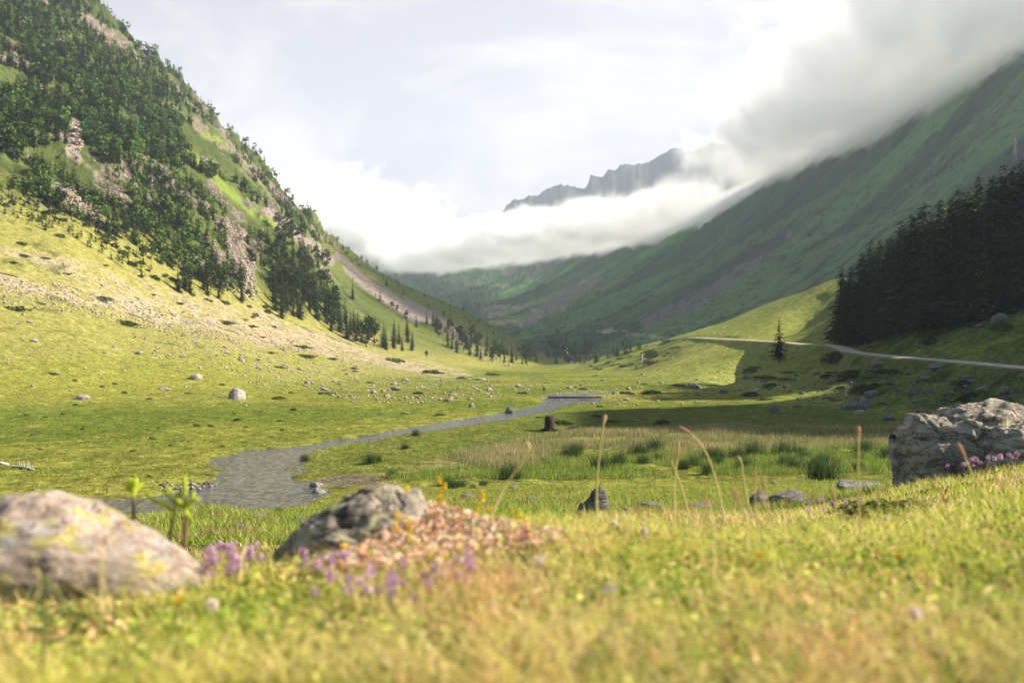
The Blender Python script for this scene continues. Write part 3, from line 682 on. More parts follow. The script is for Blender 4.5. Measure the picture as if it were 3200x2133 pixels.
# ------------------------------------------------------------------ air and clouds
def box_mesh(name, a, b):
    bm = bmesh.new(); bmesh.ops.create_cube(bm, size=1.0)
    for v in bm.verts: v.co = Vector([(a[k] + b[k]) / 2 + v.co[k] * (b[k] - a[k]) for k in range(3)])
    me = bpy.data.meshes.new(name); bm.to_mesh(me); bm.free(); return me
m = bpy.data.materials.new("valley haze"); m.use_nodes = True; n = NT(m.node_tree)
vh = n.n('ShaderNodeVolumePrincipled', {'Color': (0.74, 0.85, 1.0), 'Density': 0.0001, 'Anisotropy': 0.25}); out(n, None, vol=vh.outputs[0])
zmax, zmin = float(Z.max()), float(min(Z.min(), BZ.min()))
me = box_mesh('haze', (-7200, -1000, zmin - 1), (9500, 7300, zmax + 30)); me.materials.append(m)
tag(obj('haze', me), 'thin blue haze filling the valley', None, None, 'stuff')

def cloud(name, a, b, ry, rz_, dens, ns, label, cut=(0.0, 0.5), seed=0.0, amp=0.9, aniso=0.2, power=1.0, taper=1.0):
    """an elongated bank of cloud between world points a and b; ry, rz_ are its half thicknesses"""
    a, b = Vector(a), Vector(b); mid = (a + b) / 2; ax = (b - a); L = ax.length
    m = bpy.data.materials.new(name + " vapour"); m.use_nodes = True; n = NT(m.node_tree)
    tcn = n.n('ShaderNodeTexCoord').outputs['Object']
    # object space is metres along the bank; normalise to an ellipsoid
    q = n.n('ShaderNodeVectorMath', {0: tcn, 1: (2.0 / L, 1.0 / ry, 1.0 / rz_)}, operation='MULTIPLY').outputs[0]
    sq = n.n('ShaderNodeSeparateXYZ', {0: q}); tp = n.rng(sq.outputs[0], -1.0, 0.1, 1 / taper, 1.0)
    q = n.n('ShaderNodeCombineXYZ', {0: n.math('MULTIPLY', sq.outputs[0], n.math('ABSOLUTE', sq.outputs[0])), 1: n.math('MULTIPLY', sq.outputs[1], tp), 2: n.math('MULTIPLY', sq.outputs[2], tp)}).outputs[0]
    r = n.n('ShaderNodeVectorMath', {0: q}, operation='LENGTH').outputs['Value']
    shift = n.n('ShaderNodeVectorMath', {0: tcn, 1: (seed, seed * .7, 0)}, operation='ADD').outputs[0]
    no = n.noise(shift, ns, 6, 0.66, 0.6).outputs[0]
    v = n.math('ADD', n.math('SUBTRACT', 1.0, n.math('POWER', r, power)), n.math('MULTIPLY', n.math('SUBTRACT', no, 0.5), amp * 2))
    d = n.math('MULTIPLY', n.rng(v, cut[0], cut[1]), dens)
    vo = n.n('ShaderNodeVolumePrincipled', {'Color': (1, 1, 1), 'Density': d, 'Anisotropy': aniso}); out(n, None, vol=vo.outputs[0])
    me = box_mesh(name, (-L * .62, -ry * 1.35, -rz_ * 1.35), (L * .62, ry * 1.35, rz_ * 1.35)); me.materials.append(m)
    o = obj(name, me, loc=mid); o.rotation_mode = 'QUATERNION'
    z = Vector((0, 0, 1)); x = ax.normalized(); y = z.cross(x).normalized(); z2 = x.cross(y)
    o.rotation_quaternion = Matrix((x, y, z2)).transposed().to_quaternion()
    tag(o, label, None, None, 'stuff'); return o
def W(u, v, Y): return ((u - U0) / F * Y, Y, CZ - (v - VH) / F * Y)
if not globals().get('NO_CLOUD'):
    cloud('cloud', W(1640, 410, 1850), (645, 640, 398), 260, 102, 0.017, 0.0078, 'bank of grey white cloud lying along the right mountainside', (0.0, 0.42), 0, 0.95, taper=0.55)
    cloud('cloud', W(900, 608, 3200), W(1800, 436, 1700), 220, 50, 0.020, 0.0100, 'ragged tongue of cloud below the rocky crest', (0.0, 0.38), 150, 1.05)
    cloud('cloud', W(380, 480, 3700), W(1010, 515, 3350), 300, 165, 0.018, 0.0075, 'low white cloud filling the head of the valley', (0.05, 0.35), 300, 1.15)
# unseen mountain flank on the right, added and shaped to shade the meadow
hx = np.linspace(120, 520, 70); hy = np.linspace(15, 520, 90); HX, HY = np.meshgrid(hx, hy)
pr = np.interp(HY, [20,50,66,76,90,112,125,142,157,172,190,209,243,300,400,520], [0,60,105,130,158,178,194,196,192,176,152,132,104,84,45,0])
HZ = pr * np.clip(1 - np.abs(HX - 300) / 185, 0, 1) ** 1.05 + fbm(HX, HY, 0 * HX, 45, 4, 33) * 14 - 4
me = mesh_np('mountain', np.stack([HX.ravel(), HY.ravel(), HZ.ravel()], 1), grid_faces(90, 70), [M_TER], True, A3(.08, .11, .03))
tag(obj('mountain', me), None, None, None, 'structure')
# ------------------------------------------------------------------ tree shapes
def quads_at(cen, ax, bx, tint):
    """cen,ax,bx (n,3): quads cen±ax±bx"""
    n_ = len(cen); V = np.stack([cen - ax - bx * .35, cen - bx * 0 + ax * 0 - bx, cen + ax - bx * .35, cen + bx], 1)
    V[:, 1] = cen - bx; V[:, 0] = cen - ax; V[:, 2] = cen + ax; V[:, 3] = cen + bx
    return V.reshape(-1, 3), np.arange(4 * n_).reshape(-1, 4), np.repeat(tint, 4, 0)
def unit(v): return v / (np.linalg.norm(v, axis=-1, keepdims=True) + 1e-9)
def fir_crown(h, Rr, levels, per, spr, base=0.06, col=(.030, .048, .020), seed=0, gaps=0.0, droop=0.25, power=0.85, leafs=1.0):
    r = np.random.default_rng(seed); cs, as_, bs, ts = [], [], [], []
    lop = r.uniform(0.78, 1.18, 16)
    for L in range(levels):
        t = (L + r.uniform(-.3, .3)) / levels; t = min(max(t, 0), 0.985); z = h * (base + (1 - base) * t)
        rad = Rr * (1 - t) ** power * r.uniform(.82, 1.12) * (0.75 + 0.25 * min(1, t / 0.12)) + 0.012 * h
        nb = max(4, int(per * (0.45 + 0.55 * (1 - t))))
        for k in range(nb):
            if r.random() < gaps: continue
            az = 2 * math.pi * (k + r.uniform(-.35, .35)) / nb + L * 1.3
            rr = rad * lop[int(az / (2 * math.pi) * 16) % 16] * r.uniform(.75, 1.15)
            m_ = max(1, int(round(spr * (0.4 + 0.6 * (1 - t)))))
            q = (np.arange(m_) + r.uniform(.25, .9, m_)) / m_
            d = np.array([math.cos(az), math.sin(az), 0]); s = np.array([-d[1], d[0], 0])
            zc = z - droop * rr * q ** 1.4 + 0.10 * rr * (t > .6)
            cen = d[None] * (rr * q)[:, None] + s[None] * (r.uniform(-.22, .22, m_) * rr * (1.1 - q))[:, None]; cen[:, 2] = zc + r.uniform(-.02, .02, m_) * h
            wdt = (0.30 * rr * (1.15 - 0.7 * q) + 0.006 * h) * leafs * (1.0 if m_ > 2 else 1.25)
            a = s[None] + r.uniform(-.35, .35, (m_, 3)); b = d[None] + np.array([0, 0, -.35])[None] + r.uniform(-.3, .3, (m_, 3))
            cs.append(cen); as_.append(unit(a) * wdt[:, None] * .55); bs.append(unit(b) * (wdt * .95)[:, None])
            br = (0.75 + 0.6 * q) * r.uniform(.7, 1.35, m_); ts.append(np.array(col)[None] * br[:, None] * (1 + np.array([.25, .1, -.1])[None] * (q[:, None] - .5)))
    return quads_at(np.vstack(cs), np.vstack(as_), np.vstack(bs), np.vstack(ts))
def round_crown(h, Rr, clumps, per, lo=0.25, col=(.05, .075, .022), seed=0, leaf=0.1, flat=1.0):
    r = np.random.default_rng(seed); cs, ts = [], []
    for k in range(clumps):
        t = r.uniform(0, 1) ** .8; az = r.uniform(0, 2 * math.pi)
        prof_ = math.sin(math.pi * (0.12 + 0.80 * t)) ** .7
        rr = Rr * prof_ * r.uniform(.25, .85); c = np.array([rr * math.cos(az), rr * math.sin(az), h * (lo + (1 - lo) * t * .93)])
        cr = Rr * r.uniform(.28, .48); p = unit(r.normal(size=(per, 3))) * (r.uniform(.45, 1, (per, 1)) ** .5) * cr * np.array([1, 1, .62 * flat])
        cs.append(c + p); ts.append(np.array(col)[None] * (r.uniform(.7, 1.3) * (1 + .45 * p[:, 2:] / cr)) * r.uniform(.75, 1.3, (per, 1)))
    cen = np.vstack(cs); n_ = len(cen); a = unit(r.normal(size=(n_, 3))); b = unit(np.cross(a, r.normal(size=(n_, 3))))
    s = leaf * r.uniform(.6, 1.3, (n_, 1)) * Rr
    return quads_at(cen, a * s, b * s, np.clip(np.vstack(ts), .003, 1))
def trunk_mesh(h, r0, seed=0, limbs=0):
    r = random.Random(seed); pts = [(0, 0, -0.4)] + [(r.uniform(-.01, .01) * h, r.uniform(-.01, .01) * h, h * t) for t in (.15, .4, .7, .97)]
    parts = [tube(pts, [r0 * 1.25, r0, r0 * .75, r0 * .42, r0 * .08], 6)]
    for k in range(limbs):
        t = r.uniform(.18, .8); az = r.uniform(0, 6.28); L = h * .22 * (1 - t) + .3
        p0 = Vector((0, 0, h * t)); p1 = p0 + Vector((math.cos(az) * L, math.sin(az) * L, L * r.uniform(-.1, .5)))
        parts.append(tube([p0, (p0 + p1) / 2 + Vector((0, 0, -.05 * L)), p1], [r0 * .3, r0 * .2, r0 * .06], 4))
    return merge(parts)
def make_tree(kind, crown, tr, loc=(0, 0, -500), mt=None):
    root = empty(kind, loc)
    cv, cf, cc = crown; obj('crown', mesh_np(kind + ' crown', cv, cf, [mt or M_LEAF], False, cc), root)
    obj('trunk', mesh_np(kind + ' trunk', tr[0], tr[1], [M_BARK], True), root)
    return root
class Pool:
    """one or more prototypes; the first placements use them, later ones copy them"""
    def __init__(self, protos): self.p = protos; self.used = [False] * len(protos)
    def place(self, i, loc, rz, s, label, cat, group):
        i %= len(self.p); o = self.p[i]
        if not self.used[i]:
            self.used[i] = True; o.location = loc; o.rotation_euler = (0, 0, rz); o.scale = s if isinstance(s, (tuple, list)) else (s,) * 3
            tag(o, label, cat, group); return o
        if 'group' in o and not group: 
            q = dup(o, loc, rz, s, label, cat); del q['group']; return q
        return dup(o, loc, rz, s, label, cat, group)
    def finish(self):
        for o, u_ in zip(self.p, self.used):
            if not u_:
                for ch in list(o.children): bpy.data.objects.remove(ch)
                bpy.data.objects.remove(o)
# tall firs for the right stand (height 1 unit = 1 m, built 18 m)
TALL = Pool([make_tree('fir_tree', fir_crown(18, 4.3 + .4 * k, 36, 12, 8, .04, [(.014, .024, .010), (.018, .032, .012), (.012, .02, .009), (.022, .036, .012)][k], 100 + k, .05, .3, .62, .95), trunk_mesh(18, .26, k, 5)) for k in range(4)])
TALL2 = Pool([make_tree('larch_tree', fir_crown(17, 3.4, 30, 10, 8, .10, c, 120 + k, .10, .12, .60, .75), trunk_mesh(17, .22, 9 + k, 6)) for k, c in enumerate([(.20, .25, .035), (.15, .20, .03)])])  # larch green brightened to stand in for the stand's sunlit tops
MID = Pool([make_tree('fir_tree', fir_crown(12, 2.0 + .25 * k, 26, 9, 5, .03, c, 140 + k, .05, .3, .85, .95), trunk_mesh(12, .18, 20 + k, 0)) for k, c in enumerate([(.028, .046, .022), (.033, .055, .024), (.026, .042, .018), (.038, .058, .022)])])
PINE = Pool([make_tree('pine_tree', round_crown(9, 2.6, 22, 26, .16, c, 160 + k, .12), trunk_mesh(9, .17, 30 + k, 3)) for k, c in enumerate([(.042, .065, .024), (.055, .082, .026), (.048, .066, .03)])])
def put_tree(pool, i, u, v, hpx, h0, label, cat, group, ymin=90, wid=1.0, sink=0.1):
    x, Y, z = spot(u, v, ymin); hm = hpx / F * Y; s = hm / h0
    return pool.place(i, (x, Y, z - sink), random.uniform(0, 6.28), (s * wid, s * wid, s), label, cat, group)

# right stand: dark conifers on the slope above the track
edge = [(1934,782,172),(1956,786,176),(1980,790,215),(1950,776,150),(2000,778,232),(2022,775,228),(2044,770,230),(2012,760,190),(2070,765,262),(2060,748,205),(2095,762,270),(2120,752,292),(2140,760,262),(2160,742,288),(2185,748,300),(2200,732,302),(2225,735,298),(2248,722,318),(2262,730,268),(2282,715,318),(2305,708,330),(2328,700,322),(2345,696,332),(2370,690,335),(2400,680,340),(2440,670,350)]
gA, gB = 'dark firs in the shaded stand above the track', 'yellow green larches rising out of the shaded stand'
for i, (u, v, hp) in enumerate(edge):
    put_tree(TALL, i, u, v, hp, 18, 'dark fir in the shaded stand on the right slope above the gravel track', 'tree', gA, 120, random.uniform(.85, 1.1))
k = 0
for row, (du, dv, hh) in enumerate([(14, -34, 200), (4, -62, 200), (20, -95, 190)]):
    for u in np.arange(1965 + 40 * row, 2480, 34):
        vb = np.interp(u, [1934, 2060, 2200, 2352, 2500], [780, 762, 735, 690, 650]) + dv * np.interp(u, [1950, 2352], [.35, 1.2]) + random.uniform(-8, 8)
        x, Y, z = spot(u + du, vb, 120)
        top = np.interp(u, [1934, 1990, 2090, 2190, 2260, 2352, 2480], [640, 560, 490, 440, 415, 370, 310]) + random.uniform(-18, 30)
        hm = (vb - top) / F * Y * random.uniform(.8, 1.0)
        hm = min(max(hm, 9), 24)
        if k % 2 == 1 and row > 0:
            TALL2.place(k, (x, Y, z - .2), random.uniform(0, 6.28), hm * 1.12 / 17, 'yellow green larch with sunlit top rising behind the dark firs', 'tree', gB)
        else:
            TALL.place(k, (x, Y, z - .2), random.uniform(0, 6.28), hm / 18, 'dark fir in the shaded stand on the right slope above the gravel track', 'tree', gA)
        k += 1
TALL2.place(0, (lambda s: (s[0], s[1], s[2] - .1))(spot(2258, 735, 120)), 1.0, .78, 'bright yellow green tree glowing against the dark firs', 'tree', None)
# the lone fir below the track, with gaps between its branches
x, Y, z = spot(1790, 832, 120); hm = 107 / F * Y
lone = make_tree('fir_tree', fir_crown(11, 3.0, 26, 9, 7, .12, (.012, .020, .010), 201, .22, .22, .95, .8), trunk_mesh(11, .2, 77, 6), (x, Y, z - .1)); lone.scale = (hm / 11,) * 3
tag(lone, 'lone dark fir with gappy branches standing below the track', 'tree')
# left mountain foot
gC = 'firs in the dense stand at the foot of the left mountain'
lC = 'dark green fir in the dense stand at the foot of the left mountain'
def scatter(poly, n_, hlo, hhi, label, group, pools, ymin=90, minpx=9, cat='tree'):
    us_ = [p[0] for p in poly]; vs_ = [p[1] for p in poly]; got = []; tries = 0
    while len(got) < n_ and tries < 4000:
        tries += 1; u, v = random.uniform(min(us_), max(us_)), random.uniform(min(vs_), max(vs_))
        if not inpoly(np.array([u]), np.array([v]), poly)[0]: continue
        if any((u - a) ** 2 + 2.2 * (v - b) ** 2 < minpx ** 2 for a, b in got): continue
        got.append((u, v))
    for i, (u, v) in enumerate(got):
        pool, h0 = random.choice(pools); x, Y, z = spot(u, v, ymin); hm = random.uniform(hlo, hhi)
        w_ = random.uniform(.85, 1.2); pool.place(random.randrange(4), (x, Y, z - .15), random.uniform(0, 6.28), (hm / h0 * w_, hm / h0 * w_, hm / h0), label, cat, group)
    return got
MP = (MID, 12); PP = (PINE, 9)
placed = []
placed += scatter([(625,640),(700,610),(745,660),(790,735),(850,780),(870,805),(800,795),(700,750),(630,728)], 84, 9, 15.5, lC, gC, [MP, MP, MP, PP], minpx=11)
placed += scatter([(590,560),(660,520),(730,560),(760,610),(720,650),(640,640)], 30, 8, 13, 'dark conifer in the wooded gully high on the left mountain', 'conifers in the wooded gully', [MP, PP], minpx=13)
placed += scatter([(870,790),(940,770),(960,808),(890,812)], 12, 9, 13.5, 'fir in the small clump on the open slope left of the valley end', 'firs in the small clump on the slope', [MP], minpx=9)
placed += scatter([(1000,745),(1050,765),(1130,800),(1230,812),(1238,842),(1130,835),(1040,810),(1000,775)], 58, 7, 12, 'conifer in the straggling wood where the left spur meets the valley floor', 'conifers along the toe of the left spur', [MP, MP, PP], minpx=10)
placed += scatter([(390,655),(520,665),(600,720),(540,700),(400,670)], 9, 7, 11, 'rounded pine below the pale crags of the left mountain', 'pines below the pale crags', [PP, MP], minpx=14)
placed += scatter([(1245,792),(1290,775),(1360,800),(1365,826),(1300,838),(1250,835)], 17, 8, 13, 'tree in the shaded clump at the narrow end of the valley', 'trees at the narrow valley end', [MP, PP], minpx=10)
for (u, v, hp, pl, i, lab) in [
    (873,694,30,MID,0,'small dark fir alone on the light green spur'), (888,658,28,MID,1,'fir on the skyline grass of the spur'), (810,690,44,MID,2,'slim fir at the top edge of the spur scree'),
    (766,676,34,MID,3,'narrow fir just left of the spur scree'), (900,712,20,PINE,0,'small pine on the lower spur scree'), (912,716,16,PINE,1,'second small pine just right of its twin on the spur scree'),
    (932,735,22,PINE,2,'stubby pine on the open spur slope'), (980,745,36,MID,0,'slim fir in the middle of the spur slope'), (995,750,44,MID,1,'tall fir in the middle of the spur slope'),
    (956,752,32,MID,2,'bushy fir left of the tall spur fir'), (130,330,70,MID,0,'large black fir beside the upper scree patch'), (150,335,52,MID,2,'fir touching the left edge of the upper scree patch'),
    (140,490,60,PINE,0,'dark round pine beside the lower scree patch'), (100,455,50,PINE,1,'dark pine at the mountain foot above the sunny slope'), (325,640,26,MID,3,'small dark fir alone on the sunny slope below the crags'),
    (330,602,38,PINE,1,'rounded pine at the edge of the sunny slope'), (430,662,54,PINE,2,'broad dark pine under the pale crag'), (460,650,36,PINE,0,'dark pine left of the broken crag'), (505,668,58,MID,1,'dark fir in front of the broken crag'),
    (555,660,44,PINE,1,'bushy pine beside the pale scree chute'), (250,560,26,PINE,2,'small round pine on the upper sunny slope'), (980,822,18,PINE,0,'round dark bush-like pine on the toe of the slope'),
    (1478,840,20,MID,0,'tiny fir on the shaded hillock'), (1462,846,16,MID,1,'tiny fir at the foot of the shaded hillock')]:
    put_tree(pl, i, u, v, hp, 12 if pl is MID else 9, lab, 'tree', None)
TALL.finish(); TALL2.finish()

# the forest higher up the left mountain: thousands of crowns, one mass
parts = []; r = np.random.default_rng(5)
def add_wood(n_, poly, hlo, hhi, need=None, dens=None, dark=1.0, ymin=150):
    us_ = [p[0] for p in poly]; vs_ = [p[1] for p in poly]
    U = r.uniform(min(us_), max(us_), n_ * 3); V = r.uniform(min(vs_), max(vs_), n_ * 3); ok = inpoly(U, V, poly); U, V = U[ok][:n_], V[ok][:n_]
    for u, v in zip(U, V):
        x, Y, z = spot(u, v, ymin)
        dn = float(fbm(x, Y, z, 70, 3, 301)) + .5 * float(fbm(x, Y, z, 20, 2, 305))
        j = int(np.clip(np.searchsorted(us, u), 0, NCn - 1)); i = int(np.searchsorted(ys, Y)); i = min(i, NR - 1)
        if scr[i, j] > .2 or rock[i, j] > .75: continue
        if dens is not None and dn < dens(u, v): continue
        h = r.uniform(hlo, hhi); kind = r.random(); sd = int(r.integers(1e6))
        if kind < .82: vt = LOWF[sd % len(LOWF)]; c = np.array([.85, .9, .9]) * dark * r.uniform(.55, 1.25)
        else: vt = LOWR[sd % len(LOWR)]; c = np.array([1.1, 1.15, .9]) * dark * r.uniform(.7, 1.7); h *= .72
        a = r.uniform(0, 6.28); ca, sa = math.cos(a), math.sin(a); P_ = vt[0]
        w_ = h * r.uniform(.62, .95)
        Q = np.stack([(P_[:, 0] * ca - P_[:, 1] * sa) * w_ + x, (P_[:, 0] * sa + P_[:, 1] * ca) * w_ + Y, P_[:, 2] * h + z - .3], 1)
        parts.append((Q, vt[1], np.clip(vt[2] * c, 0, 1)))
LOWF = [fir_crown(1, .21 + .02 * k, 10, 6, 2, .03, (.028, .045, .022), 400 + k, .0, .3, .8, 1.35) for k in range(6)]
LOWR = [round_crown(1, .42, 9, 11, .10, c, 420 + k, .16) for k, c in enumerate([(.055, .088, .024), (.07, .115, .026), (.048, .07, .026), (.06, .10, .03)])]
sky_line = [(-300,-300),(120,-60),(170,0),(290,90),(410,200),(500,300),(600,400),(690,500),(740,540)]
add_wood(8500, [(-160,-120)] + sky_line[1:] + [(640,520),(520,430),(400,390),(300,350),(160,330),(0,350),(-160,380)], 5.5, 11, dens=lambda u, v: -0.42 + .25 * (v > 250) + .15 * (u > 420))
add_wood(2600, [(-160,330),(0,330),(160,320),(300,340),(430,410),(560,460),(690,500),(760,560),(700,640),(620,700),(560,680),(420,640),(300,560),(160,500),(0,440),(-160,430)], 4.5, 9, dens=lambda u, v: -.05)
add_wood(620, [(170,-6),(290,82),(410,192),(500,292),(600,392),(690,492),(760,558),(850,610),(850,622),(760,570),(690,512),(600,412),(500,312),(410,212),(290,104),(170,14)], 6, 10)
add_wood(160, [(0,430),(160,490),(260,540),(380,640),(330,640),(200,570),(60,510),(0,490)], 3, 6, dens=lambda u, v: -.2)
add_wood(130, [(800,600),(900,640),(1040,700),(1200,780),(1180,790),(1000,730),(860,690),(800,640)], 3, 8, dens=lambda u, v: .0)
add_wood(350, [(1230,740),(1400,755),(1480,800),(1340,846),(1240,820)], 4, 9, dens=lambda u, v: -.1)
for u in np.arange(150, 920, 3.2):                 # crowns standing along the skyline
    u = u + r.uniform(-2, 2); j = int(np.clip(np.searchsorted(us, u), 0, NCn - 1)); a_, b_ = np.searchsorted(ys, 700), np.searchsorted(ys, 1000); i = a_ + int(np.argmin(VS[a_:b_, j]))
    if r.random() < .34 + .3 * (u > 760): continue
    Y = ys[i]; x = (u - U0) / F * Y; z = Z[i, j]; h = r.uniform(4, 9.5) * (1 - .35 * (u > 780)); kf = r.random() < .7; vt = LOWF[int(r.integers(6))] if kf else LOWR[int(r.integers(4))]; a = r.uniform(0, 6.28); ca, sa = math.cos(a), math.sin(a); P_ = vt[0]; w_ = h * r.uniform(.7, 1.1)
    parts.append((np.stack([(P_[:, 0] * ca - P_[:, 1] * sa) * w_ + x, (P_[:, 0] * sa + P_[:, 1] * ca) * w_ + Y, P_[:, 2] * h + z - .6], 1), vt[1], vt[2] * r.uniform(.7, 1.2)))
V_, F_, K_ = merge(parts); parts = []
tag(obj('forest', mesh_np('forest', V_, F_, [M_LEAF], False, K_)), 'mixed conifer and beech wood covering the steep left mountain', None, None, 'stuff')
# far woodland at the valley head and on the shaded wall
add_wood(900, [(850,575),(950,590),(1060,600),(1130,640),(1150,700),(1090,715),(960,680),(880,640)], 10, 17, ymin=950, dens=lambda u, v: -.25)
add_wood(520, [(1230,740),(1500,640),(1700,520),(1900,420),(2300,290),(2352,330),(1900,560),(1600,700),(1300,760)], 3.5, 8, ymin=480, dens=lambda u, v: .12)
V_, F_, K_ = merge(parts); parts = []
tag(obj('woodland', mesh_np('far woodland', V_, F_, [M_LEAF], False, K_)), 'hazy far woodland and dark shrubs on the shaded mountainside', None, None, 'stuff')

# ------------------------------------------------------------------ stones
def ico(n_):
    bm = bmesh.new(); bmesh.ops.create_icosphere(bm, subdivisions=n_, radius=1.0)
    V = np.array([v.co[:] for v in bm.verts]); Fc = np.array([[v.index for v in f.verts] for f in bm.faces]); bm.free(); return V, Fc
ICO = {k: ico(k) for k in (1, 2, 3, 4, 5, 6)}
def stone(seed, lvl=3, cuts=9, rough=.12, flat=.62, fs=1.1):
    r_ = np.random.default_rng(seed); V, Fc = ICO[lvl]; P_ = V.copy()
    for k in range(cuts):
        n_ = unit(r_.normal(size=3)); d_ = r_.uniform(.55, .85); q = P_ @ n_ - d_; P_ = P_ - np.clip(q, 0, None)[:, None] * n_ * .93
    N = unit(P_); P_ = P_ + N * (fbm(P_[:, 0] + seed, P_[:, 1], P_[:, 2], fs, 4, seed) * rough * 1.4 + fbm(P_[:, 0] + seed, P_[:, 1], P_[:, 2], fs * .25, 3, seed + 5) * rough * .5)[:, None]
    P_ *= np.array([1, r_.uniform(.65, .95), flat * r_.uniform(.8, 1.2)])
    return P_, Fc
STN = {}
for nm, mt in (('pink', M_PINKROCK), ('grey', M_GREYROCK), ('dark', M_DARKROCK)):
    STN[nm] = [mesh_np('stone', *stone(500 + k * 7 + len(nm), 3, 10 + k % 3, .14), [mt], False) for k in range(6)]
def put_stone(u, v, wpx, kind, label, group=None, hfac=1.0, ymin=5, name='boulder', i=None, rz=None, cat='rock'):
    x, Y, z = spot(u, v, ymin); s = wpx / F * Y / 2
    me = STN[kind][random.randrange(6) if i is None else i]
    o = obj(name, me, loc=(x, Y + s * .4, z + s * .18 * hfac), rz=random.uniform(0, 6.28) if rz is None else rz, sc_=(s, s, s * 1.05 * hfac))
    tag(o, label, cat, group); return o
BIG = [ # u, v(base), width px, kind, height factor, label
 (540,916,46,'pink',1.35,'large pale pink boulder with a sunlit face alone on the left meadow'),
 (449,872,34,'pink',1.0,'blocky pale boulder on the sunny slope above the large pink one'),
 (183,918,56,'pink',.5,'long flat pale stone at the left of the sunny meadow'),
 (377,896,30,'pink',.6,'low rounded grey stone on the meadow left of the large pink boulder'),
 (506,912,18,'pink',.5,'small low stone touching the large pink boulder on its left'),
 (318,814,24,'grey',1.2,'angular grey stone high on the sunny slope'), (76,785,18,'pink',1.2,'small white stone on the slope at the far left'),
 (240,812,14,'grey',.9,'small stone on the slope between the white one and the angular grey one'),
 (1170,956,36,'dark',1.25,'dark pointed rock standing at the edge of the stream'), (1150,960,22,'dark',.9,'small dark rock left of the pointed one by the stream'),
 (1083,936,20,'grey',1.2,'pointed grey stone on the left bank below the hiker'), (1030,922,26,'pink',.9,'flat-topped pale stone on the left bank'),
 (932,950,22,'grey',.6,'flat grey stone on the meadow left of the stream'), (910,897,30,'pink',1.0,'pair-sized round pale stone among the rubble'),
 (1598,893,40,'dark',.8,'rough grey boulder on the far yellow meadow'), (1665,903,32,'dark',.95,'smooth rounded dark boulder right of the rough grey one'),
 (1602,908,18,'dark',.7,'small dark stone in front of the rough grey boulder'), (1783,948,38,'dark',1.15,'dark triangular boulder on the shaded meadow'),
 (1834,936,24,'dark',.8,'small flat boulder right of the triangular one on the shaded meadow'), (1975,940,80,'dark',.95,'large dark slab leaning on the shaded slope'),
 (2005,912,50,'dark',.7,'second dark slab above the large one on the shaded slope'), (1978,950,32,'grey',.7,'grey stones at the foot of the large dark slab'),
 (2044,965,32,'dark',1.3,'small dark pyramid rock at the edge of the shaded meadow'), (2150,850,44,'dark',1.0,'dark outcrop just below the gravel track'),
 (2022,838,38,'dark',1.0,'dark rock at the upper edge of the slope beside the round bush'), (2010,852,30,'dark',1.0,'dark rock below the one beside the track'),
 (1760,876,30,'grey',.7,'pale rock in the shade below the lone fir'), (1720,870,26,'dark',.8,'dark rock on the bank left of the lone fir'),
 (2260,900,40,'dark',.8,'dark rock on the shaded slope under the track bend'), (2190,905,34,'dark',.7,'low dark rock on the shaded slope'), (2320,905,46,'dark',.9,'dark rock at the right edge above the big boulder'),
 (2300,740,60,'dark',.8,'grey crag in the grass under the fir stand'), (2255,752,34,'dark',.7,'small grey crag beside the larger one under the firs'),
 (2120,798,26,'dark',.6,'flat stone beside the gravel track'), (1290,925,22,'dark',.9,'dark stone on the stream bank by the plank bridge'), (1262,934,18,'dark',.8,'small dark stone below the plank bridge'),
 (1241,1030,24,'dark',1.1,'small dark rock half hidden in the meadow grass'), (1178,1122,22,'grey',.9,'small round grey stone near the dark rushes'),
 (1070,1141,30,'grey',.6,'low grey stone in the green behind the pink flowers'), (1100,1140,20,'grey',.5,'flat stone right beside the low grey one'), (1221,1147,36,'grey',.35,'thin flat pale slab lying in the green meadow'),
 (1442,1180,52,'grey',.9,'pale stone between the pointed rock and the long ledge'), (1305,1200,34,'pink',.9,'pinkish block at the left foot of the pointed rock'),
 (1500,1166,70,'grey',.45,'long low ledge of pale rock'), (1612,1172,76,'grey',.5,'broad low rock end of the ledge'),
 (1745,1168,72,'grey',1.25,'dark left half of the split rock on the slope'), (1812,1166,104,'grey',.95,'rounded right half of the split rock on the slope'),
 (1880,1160,60,'grey',.5,'low rock trailing off to the right of the split rock'), (1725,1202,60,'pink',.8,'low brownish rock in front of the split rock'), (1770,1200,30,'grey',.9,'small rock beside the low brownish one'),
 (1978,1130,122,'grey',.62,'long flat rock lying in the turf left of the big boulder'), (1970,1190,66,'pink',.75,'pinkish rock behind purple flowers'), (1895,1140,40,'grey',.4,'thin grey stone in the turf'),
 (1832,1226,84,'pink',.45,'pale smooth stone sunk in the near grass'), (1780,1110,26,'grey',.4,'small flat stone in front of the rushes'), (1940,1082,30,'grey',.6,'small grey stone among the rushes'),
 (552,1298,100,'grey',.7,'pale lichened rock behind the purple flowers'), (549,1216,42,'grey',.7,'bright angular rock on the green mound'), (594,1190,40,'pink',.8,'pinkish block on the crest of the green mound'),
 (686,1196,36,'grey',.8,'small stone left of the black and tan rock'), (640,1196,14,'grey',.8,'tiny stone on the green mound'), (668,1236,26,'grey',.5,'small pale stone by the black and tan rock'),
 (725,1118,36,'grey',.8,'pale flat stone on the right bank of the stream'), (732,1136,42,'grey',.9,'larger pale rock below the flat bank stone'), (705,1150,48,'grey',.5,'low shelving rock at the water edge'), (700,1175,20,'dark',.8,'small dark stone on the bank'),
]
for u, v, wp, kd, hf, lab in BIG: put_stone(u, v, wp, kd, lab, None, hf)
